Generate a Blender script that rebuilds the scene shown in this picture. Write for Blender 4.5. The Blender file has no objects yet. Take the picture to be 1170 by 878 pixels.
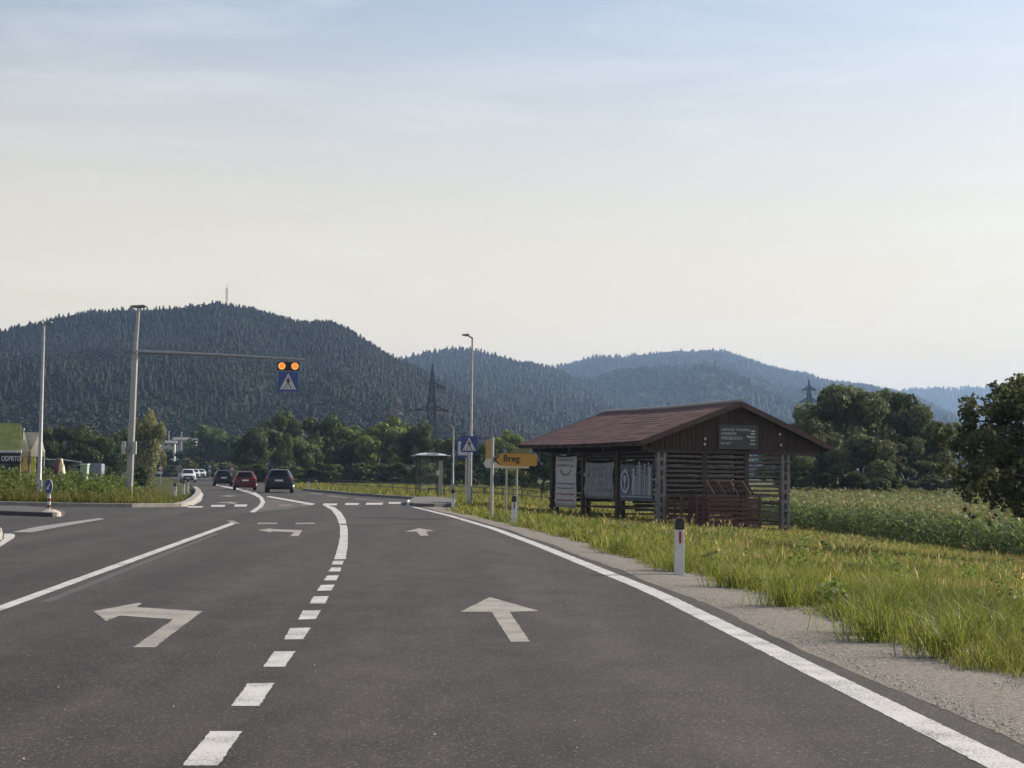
import bpy, bmesh, math, random
import numpy as np
from mathutils import Vector, Matrix, geometry

random.seed(7)
RNG = np.random.default_rng(11)
SC = bpy.context.scene
COL = SC.collection
R = math.radians

# ------------------------------------------------------------------ camera
IW, IH, FPX = 1170.0, 878.0, 1750.0
CAMH = 1.35
PITCH = math.atan(102.7 / FPX)
ROLL = R(0.7)
_f = Vector((0, math.cos(PITCH), math.sin(PITCH)))
_r0 = Vector((1, 0, 0)); _u0 = Vector((0, -math.sin(PITCH), math.cos(PITCH)))
_r = _r0 * math.cos(ROLL) + _u0 * math.sin(ROLL)
_u = _u0 * math.cos(ROLL) - _r0 * math.sin(ROLL)
cam_d = bpy.data.cameras.new("camera")
cam = bpy.data.objects.new("camera", cam_d); COL.objects.link(cam)
cam.matrix_world = Matrix(((_r.x, _u.x, -_f.x, 0), (_r.y, _u.y, -_f.y, 0), (_r.z, _u.z, -_f.z, CAMH), (0, 0, 0, 1)))
cam_d.sensor_width = 36; cam_d.lens = 36 * FPX / IW
cam_d.clip_start = 0.2; cam_d.clip_end = 20000
SC.camera = cam

def ray(px, py):
    return _f + _r * ((px - IW / 2) / FPX) + _u * ((IH / 2 - py) / FPX)
def G(px, py, z=0.0):
    """ground point under a photo pixel"""
    d = ray(px, py); t = (z - CAMH) / d.z
    return (d.x * t, d.y * t)
def P(px, py, Y):
    """point at depth Y under a photo pixel"""
    d = ray(px, py); t = Y / d.y
    return Vector((d.x * t, Y, CAMH + d.z * t))

# ------------------------------------------------------------------ sky, sun, exposure
SUN_EL, SUN_AZ = R(29), R(64)          # azimuth clockwise from +Y
w = bpy.data.worlds.new("World"); SC.world = w; w.use_nodes = True
nt = w.node_tree; nt.nodes.clear()
N = nt.nodes.new
out = N('ShaderNodeOutputWorld'); bg = N('ShaderNodeBackground'); sky = N('ShaderNodeTexSky')
sky.sky_type = 'NISHITA'; sky.sun_disc = False
sky.sun_elevation = SUN_EL; sky.sun_rotation = SUN_AZ
sky.altitude = 400; sky.air_density = 1.0; sky.dust_density = 2.2; sky.ozone_density = 0.6
SKY_STRENGTH = 0.099
bg.inputs[1].default_value = SKY_STRENGTH
VEIL, VEILC = 0.95, (6.55, 5.5, 3.85)
# thin high cloud: stretched noise, only brightens the sky a little
tc = N('ShaderNodeTexCoord'); mp = N('ShaderNodeMapping'); mp.inputs['Scale'].default_value = (1.6, 1.6, 13.0); mp.inputs['Rotation'].default_value = (R(3), R(-4), 0)
nz = N('ShaderNodeTexNoise'); nz.inputs['Scale'].default_value = 1.7; nz.inputs['Detail'].default_value = 6; nz.inputs['Roughness'].default_value = 0.62; nz.inputs['Distortion'].default_value = 0.6
cr = N('ShaderNodeMapRange'); cr.inputs[1].default_value = 0.46; cr.inputs[2].default_value = 0.74; cr.inputs[3].default_value = 0.0; cr.inputs[4].default_value = 0.34
mx = N('ShaderNodeMixRGB'); mx.inputs[2].default_value = (6.9, 7.0, 6.7, 1)
L = nt.links.new
# milky veil of thin cirrus that thickens towards the horizon
sepz = N('ShaderNodeSeparateXYZ'); vr = N('ShaderNodeMapRange'); vr.interpolation_type = 'SMOOTHSTEP'
vr.inputs[1].default_value = 0.40; vr.inputs[2].default_value = 0.03; vr.inputs[3].default_value = 0.0; vr.inputs[4].default_value = VEIL
veil = N('ShaderNodeMixRGB'); veil.inputs[2].default_value = VEILC + (1,)
nt.links.new(tc.outputs['Generated'], sepz.inputs[0]); nt.links.new(sepz.outputs[2], vr.inputs[0]); nt.links.new(vr.outputs[0], veil.inputs[0])
L(tc.outputs['Generated'], mp.inputs[0]); L(mp.outputs[0], nz.inputs['Vector']); L(nz.outputs[0], cr.inputs[0])
L(cr.outputs[0], mx.inputs[0]); L(sky.outputs[0], veil.inputs[1]); L(veil.outputs[0], mx.inputs[1]); L(mx.outputs[0], bg.inputs[0]); L(bg.outputs[0], out.inputs[0])

sd = bpy.data.lights.new("sun", 'SUN'); sd.energy = 5.0; sd.angle = R(0.6); sd.color = (1.0, 0.90, 0.74)
sun = bpy.data.objects.new("sun", sd); COL.objects.link(sun)
_sd = Vector((math.sin(SUN_AZ) * math.cos(SUN_EL), math.cos(SUN_AZ) * math.cos(SUN_EL), math.sin(SUN_EL)))
sun.rotation_euler = _sd.to_track_quat('Z', 'Y').to_euler()
vs = SC.view_settings
vs.view_transform = 'Standard'; vs.look = 'None'; vs.exposure = 0.67; vs.gamma = 1.0; vs.use_curve_mapping = False
SC.cycles.max_bounces = 6; SC.cycles.diffuse_bounces = 3; SC.cycles.transmission_bounces = 3; SC.cycles.volume_bounces = 0
SC.cycles.transparent_max_bounces = 4

# ------------------------------------------------------------------ helpers
def tag(o, label=None, cat=None, group=None, kind=None):
    if label: o['label'] = label
    if cat: o['category'] = cat
    if group: o['group'] = group
    if kind: o['kind'] = kind
    return o

def empty(name, label, cat, loc=(0, 0, 0), rz=0.0, group=None):
    o = bpy.data.objects.new(name, None); COL.objects.link(o)
    o.empty_display_size = 0.1
    o.location = loc; o.rotation_euler = (0, 0, rz)
    return tag(o, label, cat, group)

def dup(o, loc=None, rz=None, label=None, group=None, scale=None, parent=None):
    c = o.copy(); COL.objects.link(c)
    if parent is not None: c.parent = parent
    if loc is not None: c.location = loc
    if rz is not None: c.rotation_euler = (0, 0, rz)
    if scale is not None: c.scale = scale
    if label: c['label'] = label
    if group: c['group'] = group
    for ch in list(o.children):
        dup(ch, parent=c)
    return c

MATS = {}
def mat(name, color, rough=0.7, metal=0.0, var=0.12, scale=6.0, bump=0.0, bscale=40.0, spec=0.5, color2=None, emit=None, estr=0.0, stretch=None, coat=0.0):
    """principled material whose base colour varies with object-space noise"""
    if name in MATS: return MATS[name]
    m = bpy.data.materials.new(name); m.use_nodes = True; MATS[name] = m
    t = m.node_tree; b = t.nodes['Principled BSDF']
    b.inputs['Roughness'].default_value = rough; b.inputs['Metallic'].default_value = metal
    b.inputs['Specular IOR Level'].default_value = spec
    if coat: b.inputs['Coat Weight'].default_value = coat; b.inputs['Coat Roughness'].default_value = 0.05
    tcn = t.nodes.new('ShaderNodeTexCoord'); vec = tcn.outputs['Object']
    if stretch:
        mpn = t.nodes.new('ShaderNodeMapping'); mpn.inputs['Scale'].default_value = stretch
        t.links.new(vec, mpn.inputs[0]); vec = mpn.outputs[0]
    n = t.nodes.new('ShaderNodeTexNoise'); n.inputs['Scale'].default_value = scale; n.inputs['Detail'].default_value = 6; n.inputs['Roughness'].default_value = 0.65
    t.links.new(vec, n.inputs['Vector'])
    ramp = t.nodes.new('ShaderNodeValToRGB')
    c = color
    lo = tuple(max(0, x * (1 - var)) for x in c) + (1,)
    hi = tuple(min(1, x * (1 + var)) for x in c) + (1,) if color2 is None else tuple(color2) + (1,)
    ramp.color_ramp.elements[0].position = 0.32; ramp.color_ramp.elements[1].position = 0.68
    ramp.color_ramp.elements[0].color = lo; ramp.color_ramp.elements[1].color = hi
    t.links.new(n.outputs[0], ramp.inputs[0]); t.links.new(ramp.outputs[0], b.inputs['Base Color'])
    if bump:
        n2 = t.nodes.new('ShaderNodeTexNoise'); n2.inputs['Scale'].default_value = bscale; n2.inputs['Detail'].default_value = 4
        t.links.new(vec, n2.inputs['Vector'])
        bp = t.nodes.new('ShaderNodeBump'); bp.inputs['Strength'].default_value = bump; bp.inputs['Distance'].default_value = 0.02
        t.links.new(n2.outputs[0], bp.inputs['Height']); t.links.new(bp.outputs[0], b.inputs['Normal'])
    if emit:
        b.inputs['Emission Color'].default_value = tuple(emit) + (1,); b.inputs['Emission Strength'].default_value = estr
    return m

def leaf_mat(name, trans=0.35, rough=0.55, tint=(1, 1, 1)):
    """foliage: base colour from the per-leaf colour attribute, some light passes through"""
    if name in MATS: return MATS[name]
    m = bpy.data.materials.new(name); m.use_nodes = True; MATS[name] = m
    t = m.node_tree; b = t.nodes['Principled BSDF']; o = t.nodes['Material Output']
    a = t.nodes.new('ShaderNodeVertexColor'); a.layer_name = 'col'
    mul = t.nodes.new('ShaderNodeMixRGB'); mul.blend_type = 'MULTIPLY'; mul.inputs[0].default_value = 1; mul.inputs[2].default_value = tint + (1,)
    oi = t.nodes.new('ShaderNodeObjectInfo'); hs = t.nodes.new('ShaderNodeHueSaturation')
    mr = t.nodes.new('ShaderNodeMapRange'); mr.inputs[3].default_value = 0.72; mr.inputs[4].default_value = 1.25
    t.links.new(oi.outputs['Random'], mr.inputs[0]); t.links.new(mr.outputs[0], hs.inputs['Value'])
    t.links.new(a.outputs[0], mul.inputs[1]); t.links.new(mul.outputs[0], hs.inputs['Color'])
    t.links.new(hs.outputs[0], b.inputs['Base Color'])
    b.inputs['Roughness'].default_value = rough; b.inputs['Specular IOR Level'].default_value = 0.3
    tr = t.nodes.new('ShaderNodeBsdfTranslucent'); t.links.new(hs.outputs[0], tr.inputs[0])
    mxs = t.nodes.new('ShaderNodeMixShader'); mxs.inputs[0].default_value = trans
    t.links.new(b.outputs[0], mxs.inputs[1]); t.links.new(tr.outputs[0], mxs.inputs[2]); t.links.new(mxs.outputs[0], o.inputs[0])
    return m

def link(name, me, material=None, parent=None, smooth=False):
    o = bpy.data.objects.new(name, me); COL.objects.link(o)
    if material: me.materials.append(material)
    if parent is not None: o.parent = parent
    if smooth:
        me.polygons.foreach_set('use_smooth', [True] * len(me.polygons))
    return o

def np_mesh(name, V, loops, sizes, colors=None):
    """mesh from numpy arrays: V (n,3), flat loop indices, face sizes, colours per vertex"""
    me = bpy.data.meshes.new(name)
    V = np.asarray(V, np.float32); loops = np.asarray(loops, np.int32); sizes = np.asarray(sizes, np.int32)
    me.vertices.add(len(V)); me.vertices.foreach_set('co', V.ravel())
    me.loops.add(len(loops)); me.loops.foreach_set('vertex_index', loops)
    me.polygons.add(len(sizes))
    st = np.zeros(len(sizes), np.int32); st[1:] = np.cumsum(sizes)[:-1]
    me.polygons.foreach_set('loop_start', st); me.polygons.foreach_set('loop_total', sizes)
    me.update(calc_edges=True)
    if colors is not None:
        at = me.color_attributes.new('col', 'FLOAT_COLOR', 'POINT')
        c = np.ones((len(V), 4), np.float32); c[:, :3] = colors
        at.data.foreach_set('color', c.ravel())
    me.validate(clean_customdata=False)
    return me

class MB:
    """collects shapes and links them as ONE mesh"""
    def __init__(self): self.v = []; self.f = []
    def add(self, vs, fs):
        k = len(self.v); self.v += [tuple(p) for p in vs]; self.f += [tuple(i + k for i in f) for f in fs]; return self
    def box(self, c, s, rz=0.0, M=None):
        x, y, z = s[0] / 2, s[1] / 2, s[2] / 2
        pts = [Vector((a, b, d)) for a in (-x, x) for b in (-y, y) for d in (-z, z)]
        if M is not None: pts = [M @ p for p in pts]
        if rz: pts = [Matrix.Rotation(rz, 3, 'Z') @ p for p in pts]
        pts = [p + Vector(c) for p in pts]
        return self.add(pts, [(0, 1, 3, 2), (4, 6, 7, 5), (0, 4, 5, 1), (2, 3, 7, 6), (0, 2, 6, 4), (1, 5, 7, 3)])
    def bar(self, a, b, w, h=None):
        """rectangular bar from a to b, width w and height h"""
        a, b = Vector(a), Vector(b); d = (b - a); l = d.length
        if l < 1e-6: return self
        d /= l; h = h or w
        up = Vector((0, 0, 1)) if abs(d.z) < 0.95 else Vector((0, 1, 0))
        sx = d.cross(up).normalized(); sz = sx.cross(d)
        pts = []
        for p in (a, b):
            for i, j in ((-1, -1), (1, -1), (1, 1), (-1, 1)):
                pts.append(p + sx * (i * w / 2) + sz * (j * h / 2))
        return self.add(pts, [(0, 3, 2, 1), (4, 5, 6, 7), (0, 1, 5, 4), (1, 2, 6, 5), (2, 3, 7, 6), (3, 0, 4, 7)])
    def tube(self, pts, rad, n=10, cap=True):
        pts = [Vector(p) for p in pts]
        if not hasattr(rad, '__len__'): rad = [rad] * len(pts)
        rings = []; prev = None
        for i, p in enumerate(pts):
            d = (pts[min(i + 1, len(pts) - 1)] - pts[max(i - 1, 0)]).normalized()
            ref = prev if prev is not None else (Vector((1, 0, 0)) if abs(d.x) < 0.9 else Vector((0, 1, 0)))
            sx = (ref - d * ref.dot(d)).normalized(); prev = sx; sy = d.cross(sx)
            rings.append([p + (sx * math.cos(2 * math.pi * k / n) + sy * math.sin(2 * math.pi * k / n)) * rad[i] for k in range(n)])
        vs = [q for r in rings for q in r]; fs = []
        for i in range(len(rings) - 1):
            for k in range(n):
                fs.append((i * n + k, i * n + (k + 1) % n, (i + 1) * n + (k + 1) % n, (i + 1) * n + k))
        if cap:
            fs.append(tuple(reversed(range(n)))); fs.append(tuple((len(rings) - 1) * n + k for k in range(n)))
        return self.add(vs, fs)
    def prism(self, pts2, y0, y1):
        """outline in x,z extruded along y"""
        n = len(pts2)
        vs = [(p[0], y0, p[1]) for p in pts2] + [(p[0], y1, p[1]) for p in pts2]
        tris = geometry.tessellate_polygon([[Vector((p[0], p[1], 0)) for p in pts2]])
        fs = [t for t in tris] + [tuple(i + n for i in reversed(t)) for t in tris]
        fs += [(i, (i + 1) % n, (i + 1) % n + n, i + n) for i in range(n)]
        return self.add(vs, fs)
    def disc(self, c, r, y0, y1, n=28, sx=1.0):
        return self.prism([(c[0] + sx * r * math.cos(2 * math.pi * k / n), c[1] + r * math.sin(2 * math.pi * k / n)) for k in range(n)], y0, y1)
    def slab(self, pts2, z0, z1):
        """outline in x,y extruded from z0 to z1"""
        n = len(pts2)
        vs = [(p[0], p[1], z0) for p in pts2] + [(p[0], p[1], z1) for p in pts2]
        tris = geometry.tessellate_polygon([[Vector((p[0], p[1], 0)) for p in pts2]])
        fs = [tuple(reversed(t)) for t in tris] + [tuple(i + n for i in t) for t in tris]
        fs += [(i, (i + 1) % n, (i + 1) % n + n, i + n) for i in range(n)]
        return self.add(vs, fs)
    def mesh(self, name):
        me = bpy.data.meshes.new(name); me.from_pydata(self.v, [], self.f); me.update()
        bm = bmesh.new(); bm.from_mesh(me); bmesh.ops.recalc_face_normals(bm, faces=bm.faces); bm.to_mesh(me); bm.free()
        return me
    def build(self, name, material, parent=None, smooth=False, bevel=0.0):
        o = link(name, self.mesh(name), material, parent)
        if bevel:
            md = o.modifiers.new('bevel', 'BEVEL'); md.width = bevel; md.segments = 2; md.limit_method = 'ANGLE'; md.angle_limit = R(40)
        if smooth:
            o.data.polygons.foreach_set('use_smooth', [True] * len(o.data.polygons))
            try: o.data.set_sharp_from_angle(angle=R(38))
            except Exception: pass
        return o

def text(name, body, size, material, parent, loc, rot=(math.pi / 2, 0, 0), align='CENTER', ext=0.004, sx=1.0, bold=0.0):
    c = bpy.data.curves.new(name, 'FONT'); c.body = body; c.size = size; c.extrude = ext; c.align_x = align; c.align_y = 'CENTER'; c.offset = bold
    tmp = bpy.data.objects.new(name + '_tmp', c); COL.objects.link(tmp)
    bpy.context.view_layer.update()
    me = bpy.data.meshes.new_from_object(tmp.evaluated_get(bpy.context.evaluated_depsgraph_get()))
    bpy.data.objects.remove(tmp)
    o = link(name, me, None, parent); me.materials.clear(); me.materials.append(material)
    o.location = loc; o.rotation_euler = rot; o.scale = (sx, 1, 1)
    return o

# value noise in numpy
def _hash(ix, iy, seed):
    h = (ix.astype(np.int64) * 374761393 + iy.astype(np.int64) * 668265263 + seed * 1442695041) & 0x7fffffff
    h = ((h ^ (h >> 13)) * 1274126177) & 0x7fffffff
    return ((h ^ (h >> 16)) & 0xffff) / 65535.0
def vnoise(x, y, sc, seed=0, octaves=3):
    x = np.asarray(x, float) / sc; y = np.asarray(y, float) / sc
    tot = 0; amp = 1; norm = 0
    for o in range(octaves):
        ix = np.floor(x); iy = np.floor(y); fx = x - ix; fy = y - iy
        fx = fx * fx * (3 - 2 * fx); fy = fy * fy * (3 - 2 * fy)
        a = _hash(ix, iy, seed + o); b = _hash(ix + 1, iy, seed + o); c = _hash(ix, iy + 1, seed + o); d = _hash(ix + 1, iy + 1, seed + o)
        tot = tot + amp * (a * (1 - fx) * (1 - fy) + b * fx * (1 - fy) + c * (1 - fx) * fy + d * fx * fy)
        norm += amp; amp *= 0.5; x = x * 2.03 + 17.3; y = y * 2.03 + 5.1
    return tot / norm
# ------------------------------------------------------------------ layout curves (photo pixels laid on the ground)
def reg(ox, oy, s, pts): return [(ox + x / s, oy + y / s) for x, y in pts]
EDGE = sorted([G(*p) for p in [(1148, 875), (950, 776.5), (750, 677.7), (615, 623), (565, 604.5), (515, 589.8), (465, 577.6)]], key=lambda p: p[1])
GRASS = sorted([G(*p) for p in [(1170, 772), (1050, 735), (900, 686), (780, 655), (700, 632), (640, 613), (590, 601), (545, 591), (512, 583)]], key=lambda p: p[1])
def curve(pts, y):
    ys = [p[1] for p in pts]; xs = [p[0] for p in pts]
    y = np.asarray(y, float)
    r = np.interp(y, ys, xs)
    s0 = (xs[1] - xs[0]) / (ys[1] - ys[0]); s1 = (xs[-1] - xs[-2]) / (ys[-1] - ys[-2])
    r = np.where(y < ys[0], xs[0] + s0 * (y - ys[0]), r)
    return np.where(y > ys[-1], xs[-1] + s1 * (y - ys[-1]), r)
FARR = [G(469.6, 571), G(348, 560.6), G(322, 556), G(296, 551.6), G(272, 548.6), G(250, 546.2)]   # right edge of the far road
FARL = [G(216, 579), G(229, 566), G(226, 559.5), G(217, 554.5), G(206, 550), G(198, 547.5), G(193, 545.4)]
def xroad(y):
    y = np.asarray(y, float)
    pts = EDGE[:-1] + FARR
    return curve(sorted(pts, key=lambda p: p[1]), y)
def xgrass(y):
    y = np.asarray(y, float)
    far = [G(519.5, 579.2), G(523, 575), G(516, 570.4), (G(475, 569.9)[0] + .3, G(475, 569.9)[1])] + [(p[0] + 0.4, p[1]) for p in FARR[1:]]
    return curve(sorted(GRASS + far, key=lambda p: p[1]), y)
def gz(x, y):
    """height of the natural ground"""
    x = np.asarray(x, float); y = np.asarray(y, float)
    s = x - xgrass(y)
    t = np.clip(s, 0, None)
    drop = -0.060 * np.minimum(t, 15) - 0.006 * np.clip(t - 15, 0, 30)
    drop = drop * np.clip((130 - y) / 50, 0, 1)
    left = np.clip((-x - 14) / 6, 0, 1) * np.clip((y - 57) / 8, 0, 1) * np.clip((100 - y) / 25, 0, 1) * np.clip((xfl(y) - 0.8 - x) / 6, 0, 1) * 0.5
    bumps = (vnoise(x, y, 6.0, 5) - 0.5) * 0.16 * np.clip(t / 2, 0, 1) * np.clip((140 - y) / 60, 0, 1)
    return -0.05 + drop + left + bumps
def xfl(y):
    return curve(sorted(FARL, key=lambda p: p[1]), y)

# ------------------------------------------------------------------ ground sheet
def build_ground():
    ys = np.concatenate([np.arange(-30, 8, 4), np.arange(8, 70, 1.0), np.arange(70, 140, 2.5), np.arange(140, 300, 10), np.geomspace(300, 9000, 26)])
    xs0 = np.concatenate([-np.geomspace(60, 7000, 24)[::-1], np.arange(-58, -20, 2.0), np.arange(-20, 24, 0.8), np.arange(24, 60, 2.0), np.geomspace(60, 7000, 24)])
    X, Y = np.meshgrid(xs0, ys); Z = gz(X, Y)
    Z = np.where(Y > 300, -0.05, Z)
    n, m = X.shape
    V = np.stack([X, Y, Z], -1).reshape(-1, 3)
    i = np.arange((n - 1) * (m - 1)); r, c = i // (m - 1), i % (m - 1)
    q = np.stack([r * m + c, r * m + c + 1, (r + 1) * m + c + 1, (r + 1) * m + c], 1)
    me = np_mesh('ground', V, q.ravel(), np.full(len(q), 4))
    g = link('ground', me, ground_mat(), smooth=True)
    tag(g, 'grassy meadow and valley floor reaching to the hills', 'ground', kind='structure')

def ground_mat():
    m = bpy.data.materials.new('meadow_soil'); m.use_nodes = True
    t = m.node_tree; b = t.nodes['Principled BSDF']; b.inputs['Roughness'].default_value = 0.95; b.inputs['Specular IOR Level'].default_value = 0.1
    g = t.nodes.new('ShaderNodeNewGeometry')
    a = t.nodes.new('ShaderNodeTexNoise'); a.inputs['Scale'].default_value = 0.22; a.inputs['Detail'].default_value = 8
    c = t.nodes.new('ShaderNodeTexNoise'); c.inputs['Scale'].default_value = 7; c.inputs['Detail'].default_value = 5
    r1 = t.nodes.new('ShaderNodeValToRGB'); e = r1.color_ramp.elements
    e[0].position = 0.35; e[0].color = (0.036, 0.048, 0.012, 1); e[1].position = 0.68; e[1].color = (0.085, 0.078, 0.028, 1)
    mu = t.nodes.new('ShaderNodeMixRGB'); mu.blend_type = 'OVERLAY'; mu.inputs[0].default_value = 0.6
    t.links.new(g.outputs['Position'], a.inputs['Vector']); t.links.new(g.outputs['Position'], c.inputs['Vector'])
    t.links.new(a.outputs[0], r1.inputs[0]); t.links.new(r1.outputs[0], mu.inputs[1]); t.links.new(c.outputs[0], mu.inputs[2]); t.links.new(mu.outputs[0], b.inputs['Base Color'])
    bp = t.nodes.new('ShaderNodeBump'); bp.inputs['Strength'].default_value = 0.6; bp.inputs['Distance'].default_value = 0.1
    t.links.new(c.outputs[0], bp.inputs['Height']); t.links.new(bp.outputs[0], b.inputs['Normal'])
    return m

def asphalt_mat(name, base, worn):
    m = bpy.data.materials.new(name); m.use_nodes = True
    t = m.node_tree; b = t.nodes['Principled BSDF']; b.inputs['Roughness'].default_value = 0.82; b.inputs['Specular IOR Level'].default_value = 0.35
    g = t.nodes.new('ShaderNodeNewGeometry'); pos = g.outputs['Position']
    def noise(sc, det, stretch=None, rough=0.6):
        n = t.nodes.new('ShaderNodeTexNoise'); n.inputs['Scale'].default_value = sc; n.inputs['Detail'].default_value = det; n.inputs['Roughness'].default_value = rough
        v = pos
        if stretch:
            mp_ = t.nodes.new('ShaderNodeMapping'); mp_.inputs['Scale'].default_value = stretch; mp_.inputs['Rotation'].default_value = (0, 0, R(5)); t.links.new(pos, mp_.inputs[0]); v = mp_.outputs[0]
        t.links.new(v, n.inputs['Vector']); return n
    big = noise(0.9, 5, (1.0, 0.10, 1)); mid = noise(2.2, 6, (1, 0.5, 1)); fine = noise(70, 3, None, 0.8); grit = t.nodes.new('ShaderNodeTexVoronoi'); grit.inputs['Scale'].default_value = 95
    t.links.new(pos, grit.inputs['Vector'])
    r1 = t.nodes.new('ShaderNodeValToRGB'); e = r1.color_ramp.elements; e[0].position = 0.41; e[0].color = base + (1,); e[1].position = 0.60; e[1].color = worn + (1,)
    ad = t.nodes.new('ShaderNodeMixRGB'); ad.inputs[0].default_value = 0.45
    t.links.new(big.outputs[0], ad.inputs[1]); t.links.new(mid.outputs[0], ad.inputs[2]); t.links.new(ad.outputs[0], r1.inputs[0])
    r2 = t.nodes.new('ShaderNodeValToRGB'); e = r2.color_ramp.elements; e[0].position = 0.36; e[0].color = (0.42, 0.42, 0.42, 1); e[1].position = 0.64; e[1].color = (1.55, 1.52, 1.48, 1)
    t.links.new(fine.outputs[0], r2.inputs[0])
    mu = t.nodes.new('ShaderNodeMixRGB'); mu.blend_type = 'MULTIPLY'; mu.inputs[0].default_value = 0.85
    t.links.new(r1.outputs[0], mu.inputs[1]); t.links.new(r2.outputs[0], mu.inputs[2])
    # pale chips of aggregate
    sep = t.nodes.new('ShaderNodeSeparateColor'); t.links.new(grit.outputs['Color'], sep.inputs[0])
    th = t.nodes.new('ShaderNodeMath'); th.operation = 'GREATER_THAN'; th.inputs[1].default_value = 0.93; t.links.new(sep.outputs[0], th.inputs[0])
    ml = t.nodes.new('ShaderNodeMath'); ml.operation = 'MULTIPLY'; ml.inputs[1].default_value = 0.55; t.links.new(th.outputs[0], ml.inputs[0])
    m2 = t.nodes.new('ShaderNodeMixRGB'); m2.inputs[2].default_value = (0.17, 0.155, 0.15, 1); t.links.new(ml.outputs[0], m2.inputs[0]); t.links.new(mu.outputs[0], m2.inputs[1])
    # tyres polish two strips in each lane a little paler
    sx = t.nodes.new('ShaderNodeSeparateXYZ'); t.links.new(pos, sx.inputs[0])
    def math_(op, a, b_):
        q = t.nodes.new('ShaderNodeMath'); q.operation = op
        for i_, v_ in enumerate((a, b_)):
            if v_ is None: continue
            if isinstance(v_, float): q.inputs[i_].default_value = v_
            else: t.links.new(v_, q.inputs[i_])
        return q.outputs[0]
    uu = math_('ADD', sx.outputs[0], math_('MULTIPLY', sx.outputs[1], 0.075))
    wob = math_('MULTIPLY', mid.outputs[0], 0.5)
    cs_ = math_('COSINE', math_('MULTIPLY', math_('SUBTRACT', math_('ADD', uu, wob), 0.35), 2 * math.pi / 1.79), None)
    amp = math_('ADD', math_('MULTIPLY', math_('MULTIPLY', cs_, big.outputs[0]), 0.22), 1.0)
    m3 = t.nodes.new('ShaderNodeMixRGB'); m3.blend_type = 'MULTIPLY'; m3.inputs[0].default_value = 1.0
    t.links.new(m2.outputs[0], m3.inputs[1]); t.links.new(amp, m3.inputs[2])
    t.links.new(m3.outputs[0], b.inputs['Base Color'])
    bp = t.nodes.new('ShaderNodeBump'); bp.inputs['Strength'].default_value = 0.5; bp.inputs['Distance'].default_value = 0.006
    t.links.new(fine.outputs[0], bp.inputs['Height']); t.links.new(bp.outputs[0], b.inputs['Normal'])
    return m

def paint_mat(name, col, wear=0.5, under=(0.045, 0.042, 0.04)):
    """road paint worn through to the asphalt in small specks and patches"""
    if name in MATS: return MATS[name]
    m = bpy.data.materials.new(name); m.use_nodes = True; MATS[name] = m
    t = m.node_tree; b = t.nodes['Principled BSDF']; b.inputs['Roughness'].default_value = 0.7
    g = t.nodes.new('ShaderNodeNewGeometry'); pos = g.outputs['Position']
    n = t.nodes.new('ShaderNodeTexNoise'); n.inputs['Scale'].default_value = 60; n.inputs['Detail'].default_value = 3; n.inputs['Roughness'].default_value = 0.8
    n2 = t.nodes.new('ShaderNodeTexNoise'); n2.inputs['Scale'].default_value = 3.0; n2.inputs['Detail'].default_value = 7
    t.links.new(pos, n.inputs['Vector']); t.links.new(pos, n2.inputs['Vector'])
    ad = t.nodes.new('ShaderNodeMixRGB'); ad.inputs[0].default_value = 0.32; t.links.new(n.outputs[0], ad.inputs[1]); t.links.new(n2.outputs[0], ad.inputs[2])
    r = t.nodes.new('ShaderNodeValToRGB'); e = r.color_ramp.elements
    e[0].position = wear - 0.09; e[0].color = under + (1,); e[1].position = wear + 0.05; e[1].color = col + (1,)
    t.links.new(ad.outputs[0], r.inputs[0]); t.links.new(r.outputs[0], b.inputs['Base Color'])
    bp = t.nodes.new('ShaderNodeBump'); bp.inputs['Strength'].default_value = 0.35; bp.inputs['Distance'].default_value = 0.006
    t.links.new(n.outputs[0], bp.inputs['Height']); t.links.new(bp.outputs[0], b.inputs['Normal'])
    return m

def sheet(pts, z):
    tris = geometry.tessellate_polygon([[Vector((p[0], p[1], 0)) for p in pts]])
    return [(p[0], p[1], z) for p in pts], [tuple(t) for t in tris]
def ragged(p):
    """painted outlines are never dead straight: short steps with a few millimetres of wander"""
    rnd = random.Random(len(p)); o = []
    for i in range(len(p)):
        a, b = Vector(p[i][:2]), Vector(p[(i + 1) % len(p)][:2]); far = max(a.y, b.y, 6)
        n = max(1, min(60, int((b - a).length / (0.05 * max(1, far / 10))))) if min(a.y, b.y) < 30 and a.y > 0 and b.y > 0 else 1
        for k in range(n):
            q = a.lerp(b, k / n); s = .0028 if n > 1 else 0
            o.append((q.x + rnd.gauss(0, s), q.y + rnd.gauss(0, s)))
    return o
def flat(name, polys, z, material, label, cat):
    """flush sheets of one marking, as one object of the setting"""
    b = MB()
    for p in polys: b.add(*sheet(ragged(p) if cat == 'road marking' or cat == 'crossing' else p, z))
    me = bpy.data.meshes.new(name); me.from_pydata(b.v, [], b.f); me.update()
    bm = bmesh.new(); bm.from_mesh(me)
    for f in bm.faces:
        if f.normal.z < 0: f.normal_flip()
    bm.to_mesh(me); bm.free()
    return tag(link(name, me, material), label, cat, kind='structure')
def gp(pts): return [G(*p) for p in pts]

build_ground()

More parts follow.
